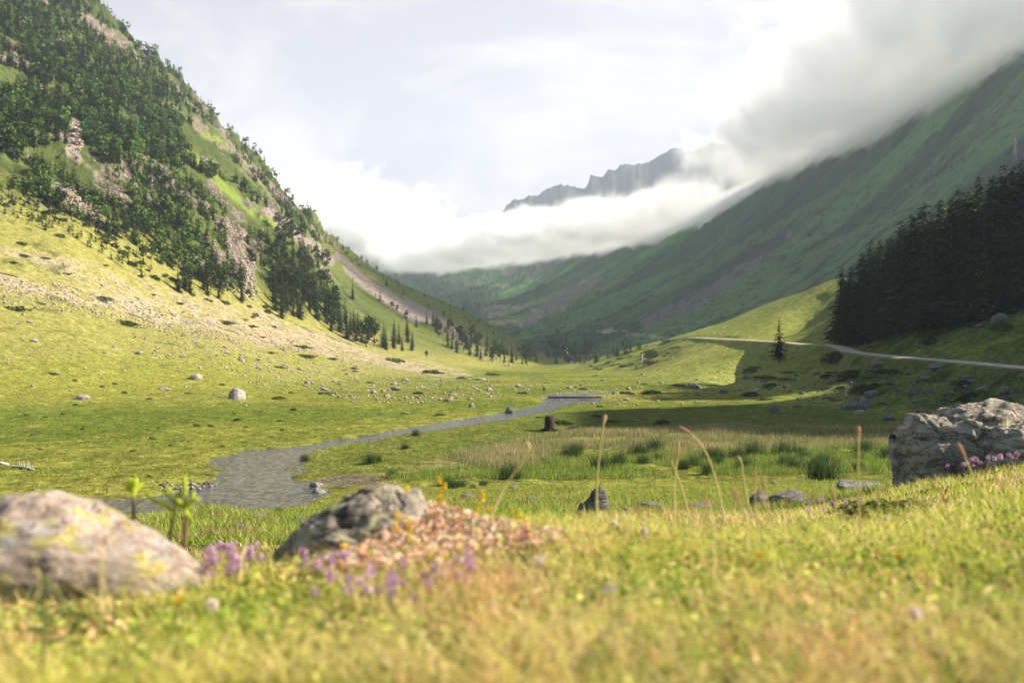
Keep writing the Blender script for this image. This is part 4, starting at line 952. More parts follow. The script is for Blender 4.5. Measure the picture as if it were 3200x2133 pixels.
# stones laid across the stream
SL = [(448,1118),(462,1126),(470,1114),(487,1130),(500,1120),(512,1133),(530,1131),(545,1136),(560,1139),(574,1140),(600,1140),(610,1143),(622,1141),(633,1143),(420,1118),(404,1126),(520,1137),(436,1131),(556,1128),(588,1144),(380,1122),(565,1150),(362,1108),(372,1116)]
for i, (u, v) in enumerate(SL):
    put_stone(u, v, random.uniform(10, 22), 'dark' if i % 2 else 'grey', 'wet stone in the low dam of stones across the stream' , 'stones of the low dam across the stream', random.uniform(.6, 1.0), 20)
# countless rubble: the largest as things, the rest one mass
groups = [
 ([(430,780),(640,830),(900,850),(1180,880),(1240,905),(1100,925),(800,925),(640,885),(520,850)], 120, 9, 'pale pinkish stone strewn over the middle of the sunny slope', 'stones strewn over the sunny slope', 'pink'),
 ([(0,690),(200,740),(420,790),(520,850),(420,880),(200,840),(0,800)], 34, 8, 'weathered stone on the upper left part of the sunny meadow', 'stones on the upper left meadow', 'pink'),
 ([(1280,860),(1500,855),(1640,870),(1720,900),(1560,925),(1350,940),(1300,890)], 30, 8, 'small brown stone on the far yellow meadow beyond the stream', 'stones on the far yellow meadow', 'grey'),
 ([(1680,900),(1850,850),(2060,840),(2350,870),(2350,930),(2080,950),(1850,925)], 40, 13, 'mossy dark stone on the shaded right slope', 'stones on the shaded right slope', 'dark')]
for poly, n_, wpx, lab, grp, kd in groups:
    us_ = [p[0] for p in poly]; vs_ = [p[1] for p in poly]; c_ = 0
    while c_ < n_:
        u, v = random.uniform(min(us_), max(us_)), random.uniform(min(vs_), max(vs_))
        if not inpoly(np.array([u]), np.array([v]), poly)[0]: continue
        put_stone(u, v, wpx * random.choice([.7, .9, 1, 1.2, 1.6, 2.1]), kd, lab, grp, random.uniform(.6, 1.1)); c_ += 1
parts = []; SB = [stone(900 + k, 1 if k < 5 else 2, 6, .15) for k in range(8)]
def rubble(poly, n_, lo, hi, cols_, power=2.2, ymin=40, line=None):
    us_ = [p[0] for p in poly]; vs_ = [p[1] for p in poly]
    U = r.uniform(min(us_), max(us_), n_ * 4); V = r.uniform(min(vs_), max(vs_), n_ * 4); ok = inpoly(U, V, poly); U, V = U[ok][:n_], V[ok][:n_]
    for u, v in zip(U, V):
        x, Y, z = spot(u, v, ymin); x += r.uniform(-.5, .5)
        if Y > 1300: continue
        s = lo + (hi - lo) * r.random() ** power; vt = SB[int(r.integers(8))]; a = r.uniform(0, 6.28); ca, sa = math.cos(a), math.sin(a); P_ = vt[0]
        Q = np.stack([(P_[:, 0] * ca - P_[:, 1] * sa) * s + x, (P_[:, 0] * sa + P_[:, 1] * ca) * s + Y, P_[:, 2] * s + z + s * .2], 1)
        parts.append((Q, vt[1], np.array(cols_[int(r.integers(len(cols_)))]) * r.uniform(.75, 1.2)))
pk = [(.36, .29, .235), (.30, .235, .19), (.40, .33, .27), (.22, .18, .15)]
rubble([(0,640),(150,660),(330,700),(620,765),(900,828),(900,845),(620,800),(400,770),(150,720),(0,700)], 2600, .12, .55, pk)
rubble([(60,580),(300,650),(560,712),(820,795),(860,812),(700,790),(480,730),(240,670),(60,610)], 1100, .12, .5, pk)
rubble([(300,730),(900,820),(1240,862),(1240,905),(900,930),(560,880),(300,800)], 2300, .1, .5, pk, 3)
rubble([(0,700),(500,800),(700,900),(600,960),(0,900)], 260, .1, .4, pk, 3)
rubble([(1240,862),(1640,872),(1750,905),(1500,940),(1240,930)], 420, .1, .45, pk[1:], 3)
for ln in ([(178,285),(192,320),(186,350),(165,350),(165,300)], [(130,432),(165,440),(250,520),(230,525),(150,465)], [(552,600),(580,600),(590,690),(556,690)], [(770,585),(840,630),(960,730),(930,735),(800,640)], [(1000,730),(1090,775),(1190,850),(1120,830),(1010,760)]):
    rubble(ln, 220, .35, 1.2, pk, 1.6, 150)
rubble([(1680,900),(1850,850),(2060,840),(2400,870),(2400,950),(2080,950),(1850,925)], 500, .08, .5, [(.12, .11, .10), (.17, .15, .13)], 2.2)
rubble([(380,1108),(470,1110),(560,1130),(660,1138),(650,1150),(540,1142),(430,1140),(370,1125)], 240, .05, .22, [(.16, .14, .13), (.25, .22, .2), (.08, .07, .07)], 1.5)
rubble([(620,1040),(900,1002),(1150,962),(1240,944),(1100,960),(880,998),(700,1028)], 200, .05, .25, [(.22, .19, .17), (.13, .12, .11)], 2)
V_, F_, K_ = merge(parts); parts = []
m, n = mat("rubble stone"); tn = n.n('ShaderNodeVertexColor', layer_name='tint').outputs[0]; P = n.n('ShaderNodeNewGeometry').outputs['Position']
g = n.noise(P, 5.0, 6, 0.65).outputs[0]; f = n.rng(g, .3, .7, .6, 1.3, False); c = n.mix(1.0, tn, n.n('ShaderNodeCombineColor', {0: f, 1: f, 2: f}).outputs[0], 'MULTIPLY')
out(n, n.n('ShaderNodeBsdfPrincipled', {'Base Color': c, 'Roughness': .95}).outputs[0]); M_RUB = m
tag(obj('rubble', mesh_np('rubble', V_, F_, [M_RUB], False, K_)), 'countless small pale stones on the slopes and in the stream', None, None, 'stuff')

# ------------------------------------------------------------------ bushes
def bush_mesh(seed, col, n_=420, flat=.35, leaf=.09):
    r_ = np.random.default_rng(seed); p = unit(r_.normal(size=(n_, 3))) * r_.uniform(.5, 1, (n_, 1)) ** .4; p[:, 2] = np.abs(p[:, 2])
    bump = 1 + .75 * fbm(p[:, 0] * 1.0 + seed, p[:, 1], p[:, 2], .55, 3, seed)[:, None]; p = p * bump * np.array([1, .8, flat])
    a = unit(r_.normal(size=(n_, 3))); b = unit(np.cross(a, r_.normal(size=(n_, 3)))); s = leaf * r_.uniform(.6, 1.4, (n_, 1))
    return quads_at(p, a * s, b * s, np.array(col)[None] * r_.uniform(.6, 1.5, (n_, 1)))
JUN = [mesh_np('juniper', *(lambda q: (q[0], q[1]))(bm_), [M_LEAF], False, bm_[2]) for bm_ in [bush_mesh(600 + k, c, 620, .42, .075) for k, c in enumerate([(.075, .105, .028), (.09, .12, .03), (.065, .09, .028), (.12, .115, .035)])]]
RB = [mesh_np('round bush', q[0], q[1], [M_LEAF], False, q[2]) for q in [bush_mesh(640 + k, c, 1500, .95, .055) for k, c in enumerate([(.030, .042, .015), (.08, .11, .026), (.14, .155, .035)])]]
def put_bush(u, v, wpx, me, label, group=None, hf=1.0, name='juniper_bush', cat='bush', ymin=12, depth=1.0):
    x, Y, z = spot(u, v, ymin); s = wpx / F * Y / 2
    return tag(obj(name, me, loc=(x, Y + s * .3, z - .03 * s), rz=random.uniform(-.4, .4), sc_=(s, s * depth, s * hf)), label, cat, group)
JL = [(45,565,40),(50,590,40),(25,608,30),(150,632,30),(230,692,60),(285,748,70),(30,715,70),(100,595,30),(320,636,26),(515,745,50),(575,752,36),(600,775,24),(240,612,22),(90,700,30),(690,800,50),(700,822,56),(620,812,26),(590,828,20),(640,845,30),(745,905,40),(810,848,26),(850,880,24),(990,858,58),(760,826,34),(1060,870,30),(1130,862,40),(1200,905,30),(1255,880,18),(1500,905,56),(1440,905,40),(1480,884,22),(1560,887,40),(1340,895,24),(1380,935,26),(1450,985,26),(1410,970,44),(1370,958,30),(1290,975,60),(1320,985,40),(1240,960,26),(960,905,30),(905,832,60),(1010,955,30),(430,905,22),(640,918,40),(120,860,30),(350,680,24),(410,700,30),(470,690,20),(560,735,22)]
for i, (u, v, wp) in enumerate(JL):
    put_bush(u, v, wp * .85, JUN[i % 4], 'low dark juniper patch spread flat on the open slope and meadow', 'low juniper patches on the open ground', .8, depth=.7)
for i in range(70):
    u = random.uniform(0, 640); v = np.interp(u, [0, 200, 400, 640], [500, 550, 655, 750]) + random.uniform(-40, 14)
    put_bush(u, v, random.uniform(10, 26), RB[0] if i % 2 else RB[1], 'small dark shrub along the upper edge of the sunny slope', 'small shrubs along the upper edge of the sunny slope', .8, 'shrub')
put_bush(1920, 834, 50, RB[0], 'dark round bush at the end of the sunny track', None, 1.05, 'round_bush', ymin=120)
put_bush(1990, 905, 58, RB[0], 'dark shrub behind the large dark slab', None, .8, 'shrub'); put_bush(1960, 870, 50, RB[0], 'dark shrub on the shaded slope below the track', None, .8, 'shrub')
put_bush(2310, 760, 60, RB[1], 'sunlit green shrub at the foot of the fir stand by the right edge', None, .7, 'shrub'); put_bush(2140, 792, 40, RB[0], 'dark shrub at the foot of the fir stand', None, .9, 'shrub')
put_bush(2012, 760, 44, RB[2], 'small yellow green bush in front of the dark firs', None, .7, 'shrub'); put_bush(1525, 980, 38, RB[0], 'small dark bush alone in the shaded meadow', None, .8, 'shrub')
put_bush(1320, 830, 40, RB[1], 'green bush at the narrow end of the valley', None, .8, 'shrub'); put_bush(1500, 822, 34, RB[1], 'tree-like green bush in the shaded valley end', None, 1.2, 'shrub')
for i in range(46):
    u = random.uniform(1700, 2400); v = np.interp(u, [1700, 1900, 2100, 2400], [880, 880, 905, 905]) + random.uniform(-45, 40)
    put_bush(u, v, random.uniform(16, 44), (RB[0], JUN[3], RB[1], JUN[2])[i % 4], 'low dark heather clump on the shaded right slope', 'heather clumps on the shaded right slope', .55, 'heather_clump', ymin=70)
for i in range(40):
    u = random.uniform(1360, 1560); v = np.interp(u, [1360, 1560], [850, 790]) + random.uniform(-22, 20)
    put_bush(u, v, random.uniform(8, 20), JUN[i % 3], 'dark scrub bush on the shaded hillock at the valley end', 'scrub on the shaded hillock', .8, 'scrub_bush', ymin=200)
MID.finish(); PINE.finish()
# ------------------------------------------------------------------ rocks whose outline the photo shows clearly
def outline_rock(name, pts, v0, Y, depth, mt, label, seed, rough=.06, lvl=5, cuts=0, sink=.06, cat='rock', strata=0.0):
    """a boulder at distance Y: the traced outline is its height profile, the body is rounded in depth"""
    V, Fc = ICO[lvl]; r_ = np.random.default_rng(seed)
    ul, ur = pts[0][0], pts[-1][0]; px_m = Y / F
    px_ = V[:, 0]; rad = np.sqrt(np.clip(1 - px_ ** 2, 1e-5, 1)); zn = V[:, 2] / rad; yn = V[:, 1] / rad
    uu_ = (ul + ur) / 2 + px_ * (ur - ul) / 2
    top = (v0 - np.interp(uu_, [p[0] for p in pts], [p[1] for p in pts])) * px_m
    zz_ = np.where(zn > 0, np.sign(zn) * np.abs(zn) ** .75 * top, zn * depth * .4)
    yy = yn * depth * (rad ** .6) * (.75 + .25 * np.abs(zn))
    P_ = np.stack([(uu_ - (ul + ur) / 2) * px_m, yy, zz_], 1); size = (ur - ul) * px_m / 2
    N = unit(P_ * np.array([1, 1, 1.4]))
    sx = P_ / size
    d = fbm(sx[:, 0] + seed, sx[:, 1], sx[:, 2] * 1.6, .9, 5, seed, .55, ridged=True) * rough * 1.5 + fbm(sx[:, 0] + seed, sx[:, 1], sx[:, 2] * 2, .22, 4, seed + 3, .6) * rough * .7
    if strata: # tilted bedding cracks
        q = sx[:, 2] * 1.0 + sx[:, 0] * .35 + fbm(sx[:, 0], sx[:, 1], sx[:, 2], .8, 3, seed + 9) * .35
        d = d - strata * sstep(.12, .0, np.abs((q * 3.2) % 1 - .5)) * (.4 + .6 * sstep(-.2, .3, fbm(sx[:, 0], sx[:, 1], sx[:, 2], .5, 2, seed + 11)))
    P_ = P_ + N * (d * size)[:, None]
    me = mesh_np(name, P_, Fc, [mt], True); x = ((ul + ur) / 2 - U0) * px_m; zb = CZ - (v0 - VH) * px_m
    return tag(obj(name, me, loc=(x, Y, zb - sink)), label, cat)
M_BIG = rock_mat("big boulder gneiss", (0.16, 0.135, 0.115), (0.50, 0.43, 0.33), (0.36, 0.36, 0.24), (0.03, 0.027, 0.024), 3.0)
outline_rock('boulder', [(2066,1105),(2070,1010),(2080,972),(2115,952),(2150,944),(2185,926),(2260,921),(2315,925),(2338,940),(2356,985),(2362,1080)], 1115, 13.0, .85, M_BIG, 'huge pale cracked boulder standing at the right edge of the turf', 11, .12, 6, strata=.12)
outline_rock('boulder', [(2262,1090),(2275,1005),(2300,980),(2345,966),(2400,958),(2450,985),(2480,1060)], 1100, 12.2, .6, M_BIG, 'shaded rock leaning against the right side of the huge boulder', 17, .12, 6, strata=.10)
outline_rock('boulder', [(655,1290),(668,1245),(690,1212),(730,1186),(775,1158),(820,1136),(860,1126),(905,1127),(935,1140),(975,1165),(1010,1195),(1030,1270)], 1310, 3.15, .26, M_NEARDARK, 'black and tan rock beside the pink stonecrop, its left flank dark', 23, .10, 6, strata=.06, sink=.0)
outline_rock('boulder', [(-330,1330),(-260,1260),(-170,1210),(-60,1165),(30,1130),(85,1119),(135,1125),(190,1155),(260,1190),(330,1235),(400,1270),(430,1295),(455,1325)], 1330, 2.42, .22, M_LICHROCK, 'blurred yellow lichened rock close to the camera at the left', 29, .05, 6, strata=.03, sink=.012)
outline_rock('boulder', [(1316,1200),(1322,1178),(1334,1152),(1352,1138),(1362,1120),(1376,1110),(1388,1116),(1396,1140),(1406,1158),(1404,1185),(1398,1200)], 1208, 19.0, .32, M_DARKROCK, 'dark pointed rock standing up just behind the near turf', 31, .09, 5, strata=.06)

# ------------------------------------------------------------------ grass: blades as one mass each
def blades(x, Y, z, h, wd, lean, tint, rr, segs=2):
    """curved tapering blades; arrays (n,)"""
    n_ = len(x); a = rr.uniform(0, 6.28, n_); f = rr.uniform(0, 6.28, n_)
    d = np.stack([np.cos(a), np.sin(a), np.zeros(n_)], 1); s = np.stack([np.cos(f), np.sin(f), np.zeros(n_)], 1) * wd[:, None]
    base = np.stack([x, Y, z], 1); rows = []
    for k in range(segs + 1):
        t = k / segs; c = base + d * (lean * h * t ** 2)[:, None]; c[:, 2] += h * (t - .25 * lean * t * t)
        wk = (1 - t) ** .7 * .98 + .02
        rows += [c - s * wk * .5, c + s * wk * .5]
    V = np.stack(rows, 1).reshape(-1, 3); m_ = 2 * (segs + 1); b = np.arange(n_)[:, None] * m_
    Fq = np.concatenate([np.stack([b[:, 0] + 2 * k, b[:, 0] + 2 * k + 1, b[:, 0] + 2 * k + 3, b[:, 0] + 2 * k + 2], 1) for k in range(segs)])
    return V, Fq, np.repeat(tint, m_, 0)
rg_ = np.random.default_rng(21)
PAL = np.array([(.46, .50, .06), (.28, .37, .04), (.70, .57, .19), (.60, .57, .11), (.78, .63, .32), (.08, .135, .022), (.68, .41, .19)])
def turf(n_, y0, y1, u0=-420, u1=2780, pw=1.0, hb=(.016, .046), wd=(.0016, .0035), pal_w=(.18,.17,.20,.17,.14,.07,.09), lean=(.2, 1.1), seed=0, segs=2, hk=0.0):
    rr = np.random.default_rng(900 + seed); U = rr.uniform(u0, u1, n_); Y = y0 * (y1 / y0) ** (rr.uniform(0, 1, n_) ** pw); x = (U - U0) / F * Y
    z = height(x, Y)
    pn = fbm(x, Y, 0 * x, .5, 3, 201 + seed); pn2 = fbm(x, Y, 0 * x, .16, 2, 211 + seed)
    cdf = np.cumsum(pal_w) / sum(pal_w); pm = fbm(x, Y, 0 * x, 1.3, 2, 221); q = np.clip(rr.uniform(0, 1, n_) * .7 + .11 + .85 * pn + .3 * pn2 + .45 * pm, 0, .999); idx = np.searchsorted(cdf, q)
    tint = PAL[idx] * rr.uniform(.65, 1.35, (n_, 1))
    kp = (pn2 * .8 + pn * .6 + rr.uniform(-.3, .3, n_)) > (-.22 if y1 < 20 else -9)
    h = rr.uniform(hb[0], hb[1], n_) * (1 + .5 * pn2) * (1 + hk * (Y / y1)); 
    ww = rr.uniform(wd[0], wd[1], n_); ll = rr.uniform(lean[0], lean[1], n_)
    return x[kp], Y[kp], z[kp], h[kp], ww[kp], ll[kp], tint[kp], rr, segs
bl = [blades(*turf(170000, .75, 4.2, seed=1, pw=.9, wd=(.002, .005))),
      blades(*turf(60000, 3.2, 15, seed=2, hb=(.035, .10), wd=(.004, .009))),
      blades(*turf(52000, .75, 4.5, seed=3, hb=(.05, .10), wd=(.002, .0035), pal_w=(.1,.1,.3,.2,.2,.05,.05), lean=(.3, 1.4)))]
# little leaves of clover, thyme and moss between the blades
rr = np.random.default_rng(77); n_ = 90000
U = rr.uniform(-420, 2780, n_); Y = .75 * (6.0 / .75) ** rr.uniform(0, 1, n_); x = (U - U0) / F * Y; z = height(x, Y) + rr.uniform(.002, .035, n_) 
a = unit(rr.normal(size=(n_, 3)) * np.array([1, 1, .5])); b = unit(np.cross(a, unit(rr.normal(size=(n_, 3)) * .6 + np.array([0, 0, 1])))); s = rr.uniform(.003, .010, (n_, 1)) * (1 + .25 * Y[:, None] / 3)
pn = fbm(x, Y, 0 * x, .3, 3, 231)
LP = np.array([(.16, .26, .03), (.30, .38, .05), (.42, .42, .08), (.46, .30, .13), (.06, .11, .022)]); idx = np.clip(((rr.uniform(0, 1, n_) * .7 + .15 + .7 * pn) * 5).astype(int), 0, 4)
lv = quads_at(np.stack([x, Y, z], 1), a * s, b * s * .8, LP[idx] * rr.uniform(.7, 1.35, (n_, 1)))
n_ = 20000; U = rr.uniform(-420, 2780, n_); Y = .75 * (5.0 / .75) ** rr.uniform(0, 1, n_); x = (U - U0) / F * Y; pn = fbm(x, Y, 0 * x, .22, 3, 233); z = height(x, Y) + rr.uniform(.012, .04, n_)
a = unit(rr.normal(size=(n_, 3)) * np.array([1, 1, .5])); b = unit(np.cross(a, unit(rr.normal(size=(n_, 3)) * .5 + np.array([.3, 0, 1])))); s = rr.uniform(.006, .014, (n_, 1))
LP2 = np.array([(.05, .10, .02), (.18, .28, .04), (.40, .46, .08), (.55, .52, .12), (.72, .56, .26), (.64, .36, .16)]); idx = np.clip(((rr.uniform(0, 1, n_) * .6 + .2 + .9 * pn) * 6).astype(int), 0, 5)
lv2 = quads_at(np.stack([x, Y, z], 1), a * s, b * s * rr.uniform(.25, .8, (n_, 1)), LP2[idx] * rr.uniform(.7, 1.25, (n_, 1)))
V_, F_, K_ = merge(bl + [lv, lv2])
tag(obj('grass', mesh_np('near turf', V_, F_, [M_GRASS], False, K_)), 'blurred straw and green turf in front of the camera', None, None, 'stuff')
del bl, lv, V_, F_, K_
PAL = np.array([(.22, .34, .03), (.16, .27, .03), (.36, .34, .08), (.30, .37, .05), (.44, .36, .15), (.07, .12, .025), (.34, .25, .10)])
bl = [blades(*turf(110000, 13, 62, seed=4, hb=(.07, .2), wd=(.012, .03), segs=1, hk=.3))]
# rushes and seed-headed grass standing in the damp meadow
def band(n_, poly, h, wd, tints, seed, y_near=60):
    rr = np.random.default_rng(seed); W_ = to_floor(poly); xs_ = [p[0] for p in W_]; ys_ = [p[1] for p in W_]
    X = rr.uniform(min(xs_), max(xs_), n_ * 3); Y = rr.uniform(min(ys_), max(ys_), n_ * 3); ok = inpoly(X, Y, W_); X, Y = X[ok][:n_], Y[ok][:n_]
    g_ = fbm(X, Y, 0 * X, 6, 3, 241 + seed) + .5 * fbm(X, Y, 0 * X, 1.2, 2, 243 + seed); k_ = g_ > rr.uniform(-.45, .15, len(X)); X, Y, g_ = X[k_], Y[k_], g_[k_]
    z = height(X, Y); t = np.array(tints)[np.clip(((rr.uniform(0, 1, len(X)) * .8 + .4 * g_) * len(tints)).astype(int), 0, len(tints) - 1)] * rr.uniform(.75, 1.3, (len(X), 1))
    return blades(X, Y, z, rr.uniform(h[0], h[1], len(X)), rr.uniform(wd[0], wd[1], len(X)), rr.uniform(.05, .5, len(X)), t, rr, 1)
bl.append(band(60000, [(1000,1050),(1300,994),(1500,982),(1800,982),(2095,978),(2100,1040),(1700,1045),(1350,1060),(1150,1085)], (.35, .8), (.03, .07), [(.14, .17, .05), (.26, .24, .10), (.42, .33, .18)], 1))
bl.append(band(50000, [(880,1098),(1150,1062),(1400,1045),(1750,1040),(2100,1035),(2100,1095),(1600,1102),(1200,1105),(950,1106)], (.25, .65), (.03, .06), [(.12, .19, .03), (.18, .27, .04), (.32, .30, .09)], 2))
bl.append(band(36000, [(-200,1110),(500,1060),(900,990),(1250,930),(1700,935),(2050,960),(2080,985),(1500,985),(1000,1055),(600,1110),(200,1140)], (.08, .25), (.03, .08), [(.10, .15, .02), (.16, .21, .03), (.22, .22, .05)], 3))
bl.append(band(40000, [(-200,1110),(0,900),(900,900),(1250,905),(1100,955),(700,1020),(500,1060)], (.06, .18), (.05, .11), [(.14, .19, .025), (.23, .25, .04), (.30, .28, .06)], 4))
V_, F_, K_ = merge(bl)
tag(obj('meadow_grass', mesh_np('meadow grass', V_, F_, [M_GRASS], False, K_)), 'uneven meadow grass with dry seed heads beyond the near turf', None, None, 'stuff')
del bl, V_, F_, K_
# dark rush tufts, one by one
rr = np.random.default_rng(8)
RUSH = []
for k in range(3):
    n_ = 260; q = rr.normal(size=(n_, 2)) * .22
    d = blades(q[:, 0], q[:, 1], np.zeros(n_), rr.uniform(.5, 1.0, n_), np.full(n_, .02), rr.uniform(.1, .7, n_), np.array([(.045, .08, .022)]) * rr.uniform(.6, 1.5, (n_, 1)), rr, 2)
    RUSH.append(mesh_np('rush tuft', d[0], d[1], [M_GRASS], False, d[2]))
def put_tuft(u, v, wpx, label, group, i):
    x, Y, z = spot(u, v, 14); s = wpx / F * Y / .9
    tag(obj('rush_tuft', RUSH[i % 3], loc=(x, Y, z - .02), rz=i, sc_=(s, s, s * .95)), label, 'rushes', group)
put_tuft(1170, 1102, 56, 'dark upright rush tuft by the small round grey stone', None, 0)
put_tuft(1890, 1100, 74, 'large dark rush tuft in front of the seed-headed grass', None, 1)
put_tuft(2075, 1075, 40, 'dark rush tuft close to the left side of the huge boulder', None, 2)
for i in range(30):
    u = random.uniform(1250, 2050); v = random.uniform(1035, 1092)
    put_tuft(u, v, random.uniform(24, 50), 'dark rush tuft among the meadow grass of the damp flat', 'rush tufts in the damp meadow', i)
for i, (u, v) in enumerate([(1020,1118),(1040,1122),(1060,1118),(1085,1122),(1110,1116),(850,1064),(868,1060),(930,1030),(700,1060),(955,1000),(640,1180),(900,1095)]):
    put_tuft(u, v, random.uniform(16, 34), 'small rush tuft near the stream bank', 'small rush tufts near the stream', i)
for i in range(40):
    u = random.uniform(0, 700); v = random.uniform(870, 1110)
    put_bush(u, v, random.uniform(7, 18), JUN[i % 3], 'little dark thistle-like plant dotting the left meadow', 'small dark plants dotting the left meadow', 1.3, 'meadow_plant', 'plant', 60)

# ------------------------------------------------------------------ flowers
def colmat(name, c, trans=.3): return leaf_mat(name, trans, .6, .15, False, c)
M_PURP = colmat("thyme petals", (.50, .30, .42)); M_YEL = colmat("yellow petals", (.75, .52, .03)); M_WHT = colmat("clover petals", (.72, .60, .55)); M_STEM = colmat("green stems", (.16, .19, .05)); M_STRAW = colmat("straw stems", (.66, .56, .24), .3); M_SEED = colmat("seed heads", (.50, .30, .17), .3); M_BROWN = colmat("brown stems", (.14, .075, .05), .05); M_BUD = colmat("lime buds", (.42, .50, .04), .4)
def ball(seed, n_=46, rad=.5, flat=1.0, leaf=.24):
    r_ = np.random.default_rng(seed); p = unit(r_.normal(size=(n_, 3))) * rad * r_.uniform(.6, 1, (n_, 1)) * np.array([1, 1, flat]); a = unit(r_.normal(size=(n_, 3))); b = unit(np.cross(a, r_.normal(size=(n_, 3))))
    s = leaf * rad * r_.uniform(.7, 1.4, (n_, 1)) * 2; q = quads_at(p, a * s, b * s * .6, np.ones((n_, 3))); return q[0], q[1]
def flower(name, head, headmat, h, stem_r, stemmat=None):
    root = empty(name, (0, 0, -500)); obj('stem', mesh_np('stem', *tube([(0, 0, -.01), (.04 * h, 0, h * .5), (0, .03 * h, h)], [stem_r] * 3, 5), [stemmat or M_STEM], True), root)
    V, Fq = head; V = V.copy(); V[:, 2] += h; obj('flower_head', mesh_np('flower head', V, Fq, [headmat], False), root); return root
def scaled(q, s): return q[0] * s, q[1]
THY = Pool([flower('thyme_flower', scaled(ball(40 + k, 30, .5, 1.15, .2), .018), M_PURP, .066, .0009, M_BROWN) for k in range(3)])
def lay(pool, i, u, v, label, cat, group, s=1.0, ymin=.8, lift=0.0):
    x, Y, z = spot(u, v, ymin); return pool.place(i, (x, Y, z + lift), random.uniform(0, 6.28), s, label, cat, group)
for ci, (poly, n_, s, lab, grp) in enumerate([
    ([(450,1310),(590,1305),(610,1340),(530,1400),(465,1370)], 46, 1.15, 'pale purple thyme head in the clump beside the lichened rock', 'thyme heads beside the lichened rock'),
    ([(650,1330),(760,1330),(860,1345),(1080,1315),(1110,1360),(1040,1420),(900,1450),(720,1460),(680,1390)], 62, 1.0, 'purple thyme head scattered below the pink stonecrop', 'thyme heads below the stonecrop'),
    ([(1850,1185),(1920,1180),(1925,1205),(1860,1212)], 12, 1.4, 'purple flower head in the little row behind the near grass', 'purple flowers in the row right of centre'),
    ([(1930,1165),(1985,1170),(1975,1195),(1935,1195)], 8, 1.3, 'purple flower head at the foot of the pinkish rock', 'purple flowers by the pinkish rock'),
    ([(2100,1090),(2230,1075),(2350,1060),(2352,1100),(2250,1110),(2120,1108)], 36, 2.2, 'pinkish purple flower head at the foot of the huge boulder', 'purple flowers below the huge boulder')]):
    us_ = [p[0] for p in poly]; vs_ = [p[1] for p in poly]; c_ = 0
    while c_ < n_:
        u, v = random.uniform(min(us_), max(us_)), random.uniform(min(vs_), max(vs_))
        if not inpoly(np.array([u]), np.array([v]), poly)[0]: continue
        lay(THY, c_, u, v, lab, 'flower', grp, s * random.uniform(.8, 1.25)); c_ += 1
# yellow spikes: several little heads up one stem
def spike(name, h, n_, seed, hr=.008):
    root = empty(name, (0, 0, -500)); obj('stem', mesh_np('stem', *tube([(0, 0, -.02), (.05 * h, 0, h * .5), (.02 * h, .02 * h, h)], [.0016, .0014, .0009], 5), [M_STEM], True), root)
    r_ = random.Random(seed)
    for k in range(n_):
        q = scaled(ball(seed + k, 22, .5), hr * 2 * r_.uniform(.8, 1.2)); t = 1 - k / max(n_, 1) * .62
        V = q[0] + np.array([r_.uniform(-1, 1) * hr * 1.3 + .02 * h, r_.uniform(-1, 1) * hr, h * t]); obj('blossom', mesh_np('blossom', V, q[1], [M_YEL], False), root)
    return root
for i, (u, vb, vt, Y, n_, lab) in enumerate([(935,1195,1118,3.1,3,'short yellow flower spike just right of the black and tan rock'),(1013,1185,1096,3.2,6,'tallest yellow flower spike above the pink stonecrop'),(1103,1190,1138,3.3,3,'yellow spike standing right of the tallest one'),
    (1128,1215,1165,3.1,2,'low yellow spike at the base of the long curved stalk'),(1185,1225,1170,3.1,4,'full yellow spike on the right end of the stonecrop'),(1243,1225,1182,3.3,2,'small yellow flower right of the full spike'),(1272,1230,1190,3.3,2,'last small yellow flower towards the pointed rock'),
    (940,1240,1190,2.7,4,'yellow spike in front of the black and tan rock'),(915,1225,1180,2.75,2,'small yellow spike against the black and tan rock'),(1205,1240,1190,3.0,2,'yellow spike half hidden behind its fuller neighbour'),(1060,1225,1185,3.0,2,'faint yellow spike in the middle of the stonecrop')]):
    z = CZ - (vb - VH) / F * Y; h = (vb - vt) / F * Y; o = spike('yellow_flower', h, n_, 300 + 11 * i, .0085 if n_ > 2 else .0075); x = (u - U0) / F * Y
    zt = float(height(x, Y)[0]); o.location = (x, Y, zt - .005); o.scale = (1, 1, max(.4, (z + h - zt) / h)); tag(o, lab, 'flower')
SM = Pool([flower('yellow_flower', scaled(ball(71, 30, .5, .6), .022), M_YEL, .055, .001)])
for u, v, lab in [(410,1440,'lone blurred yellow flower in the near turf at the lower left'),(1395-0,1150,'tiny yellow flower near the pointed rock'),(2065,1330,'orange yellow flower in the near turf at the right'),(1925,1160,'yellow blossom by the pinkish rock'),(2130,1098,'yellow blossom in front of the huge boulder'),(790,1300,'yellow blossom among the purple thyme'),(1745,1330,'small orange flower in the turf')]:
    lay(SM, 0, u, v, lab, 'flower', None)
CLV = Pool([flower('clover_flower', scaled(ball(91 + k, 60, .5, .9), .021), M_WHT, .055, .001) for k in range(2)])
for u, v, lab in [(487,1465,'white clover head at the lower left'),(1410,1247,'white clover head left of the pinkish pair'),(1478,1240,'upper pinkish clover head of the pair'),(1482,1268,'lower pinkish clover head of the pair'),(1240,1350,'pink white clover head in the middle of the turf'),(2103,1490,'white clover head at the lower right'),(2035,1222,'flat white flower right of the sunken pale stone'),(1400,1420,'faint white clover head in the near turf')]:
    lay(CLV, 0, u, v, lab, 'flower', None, 1.0)
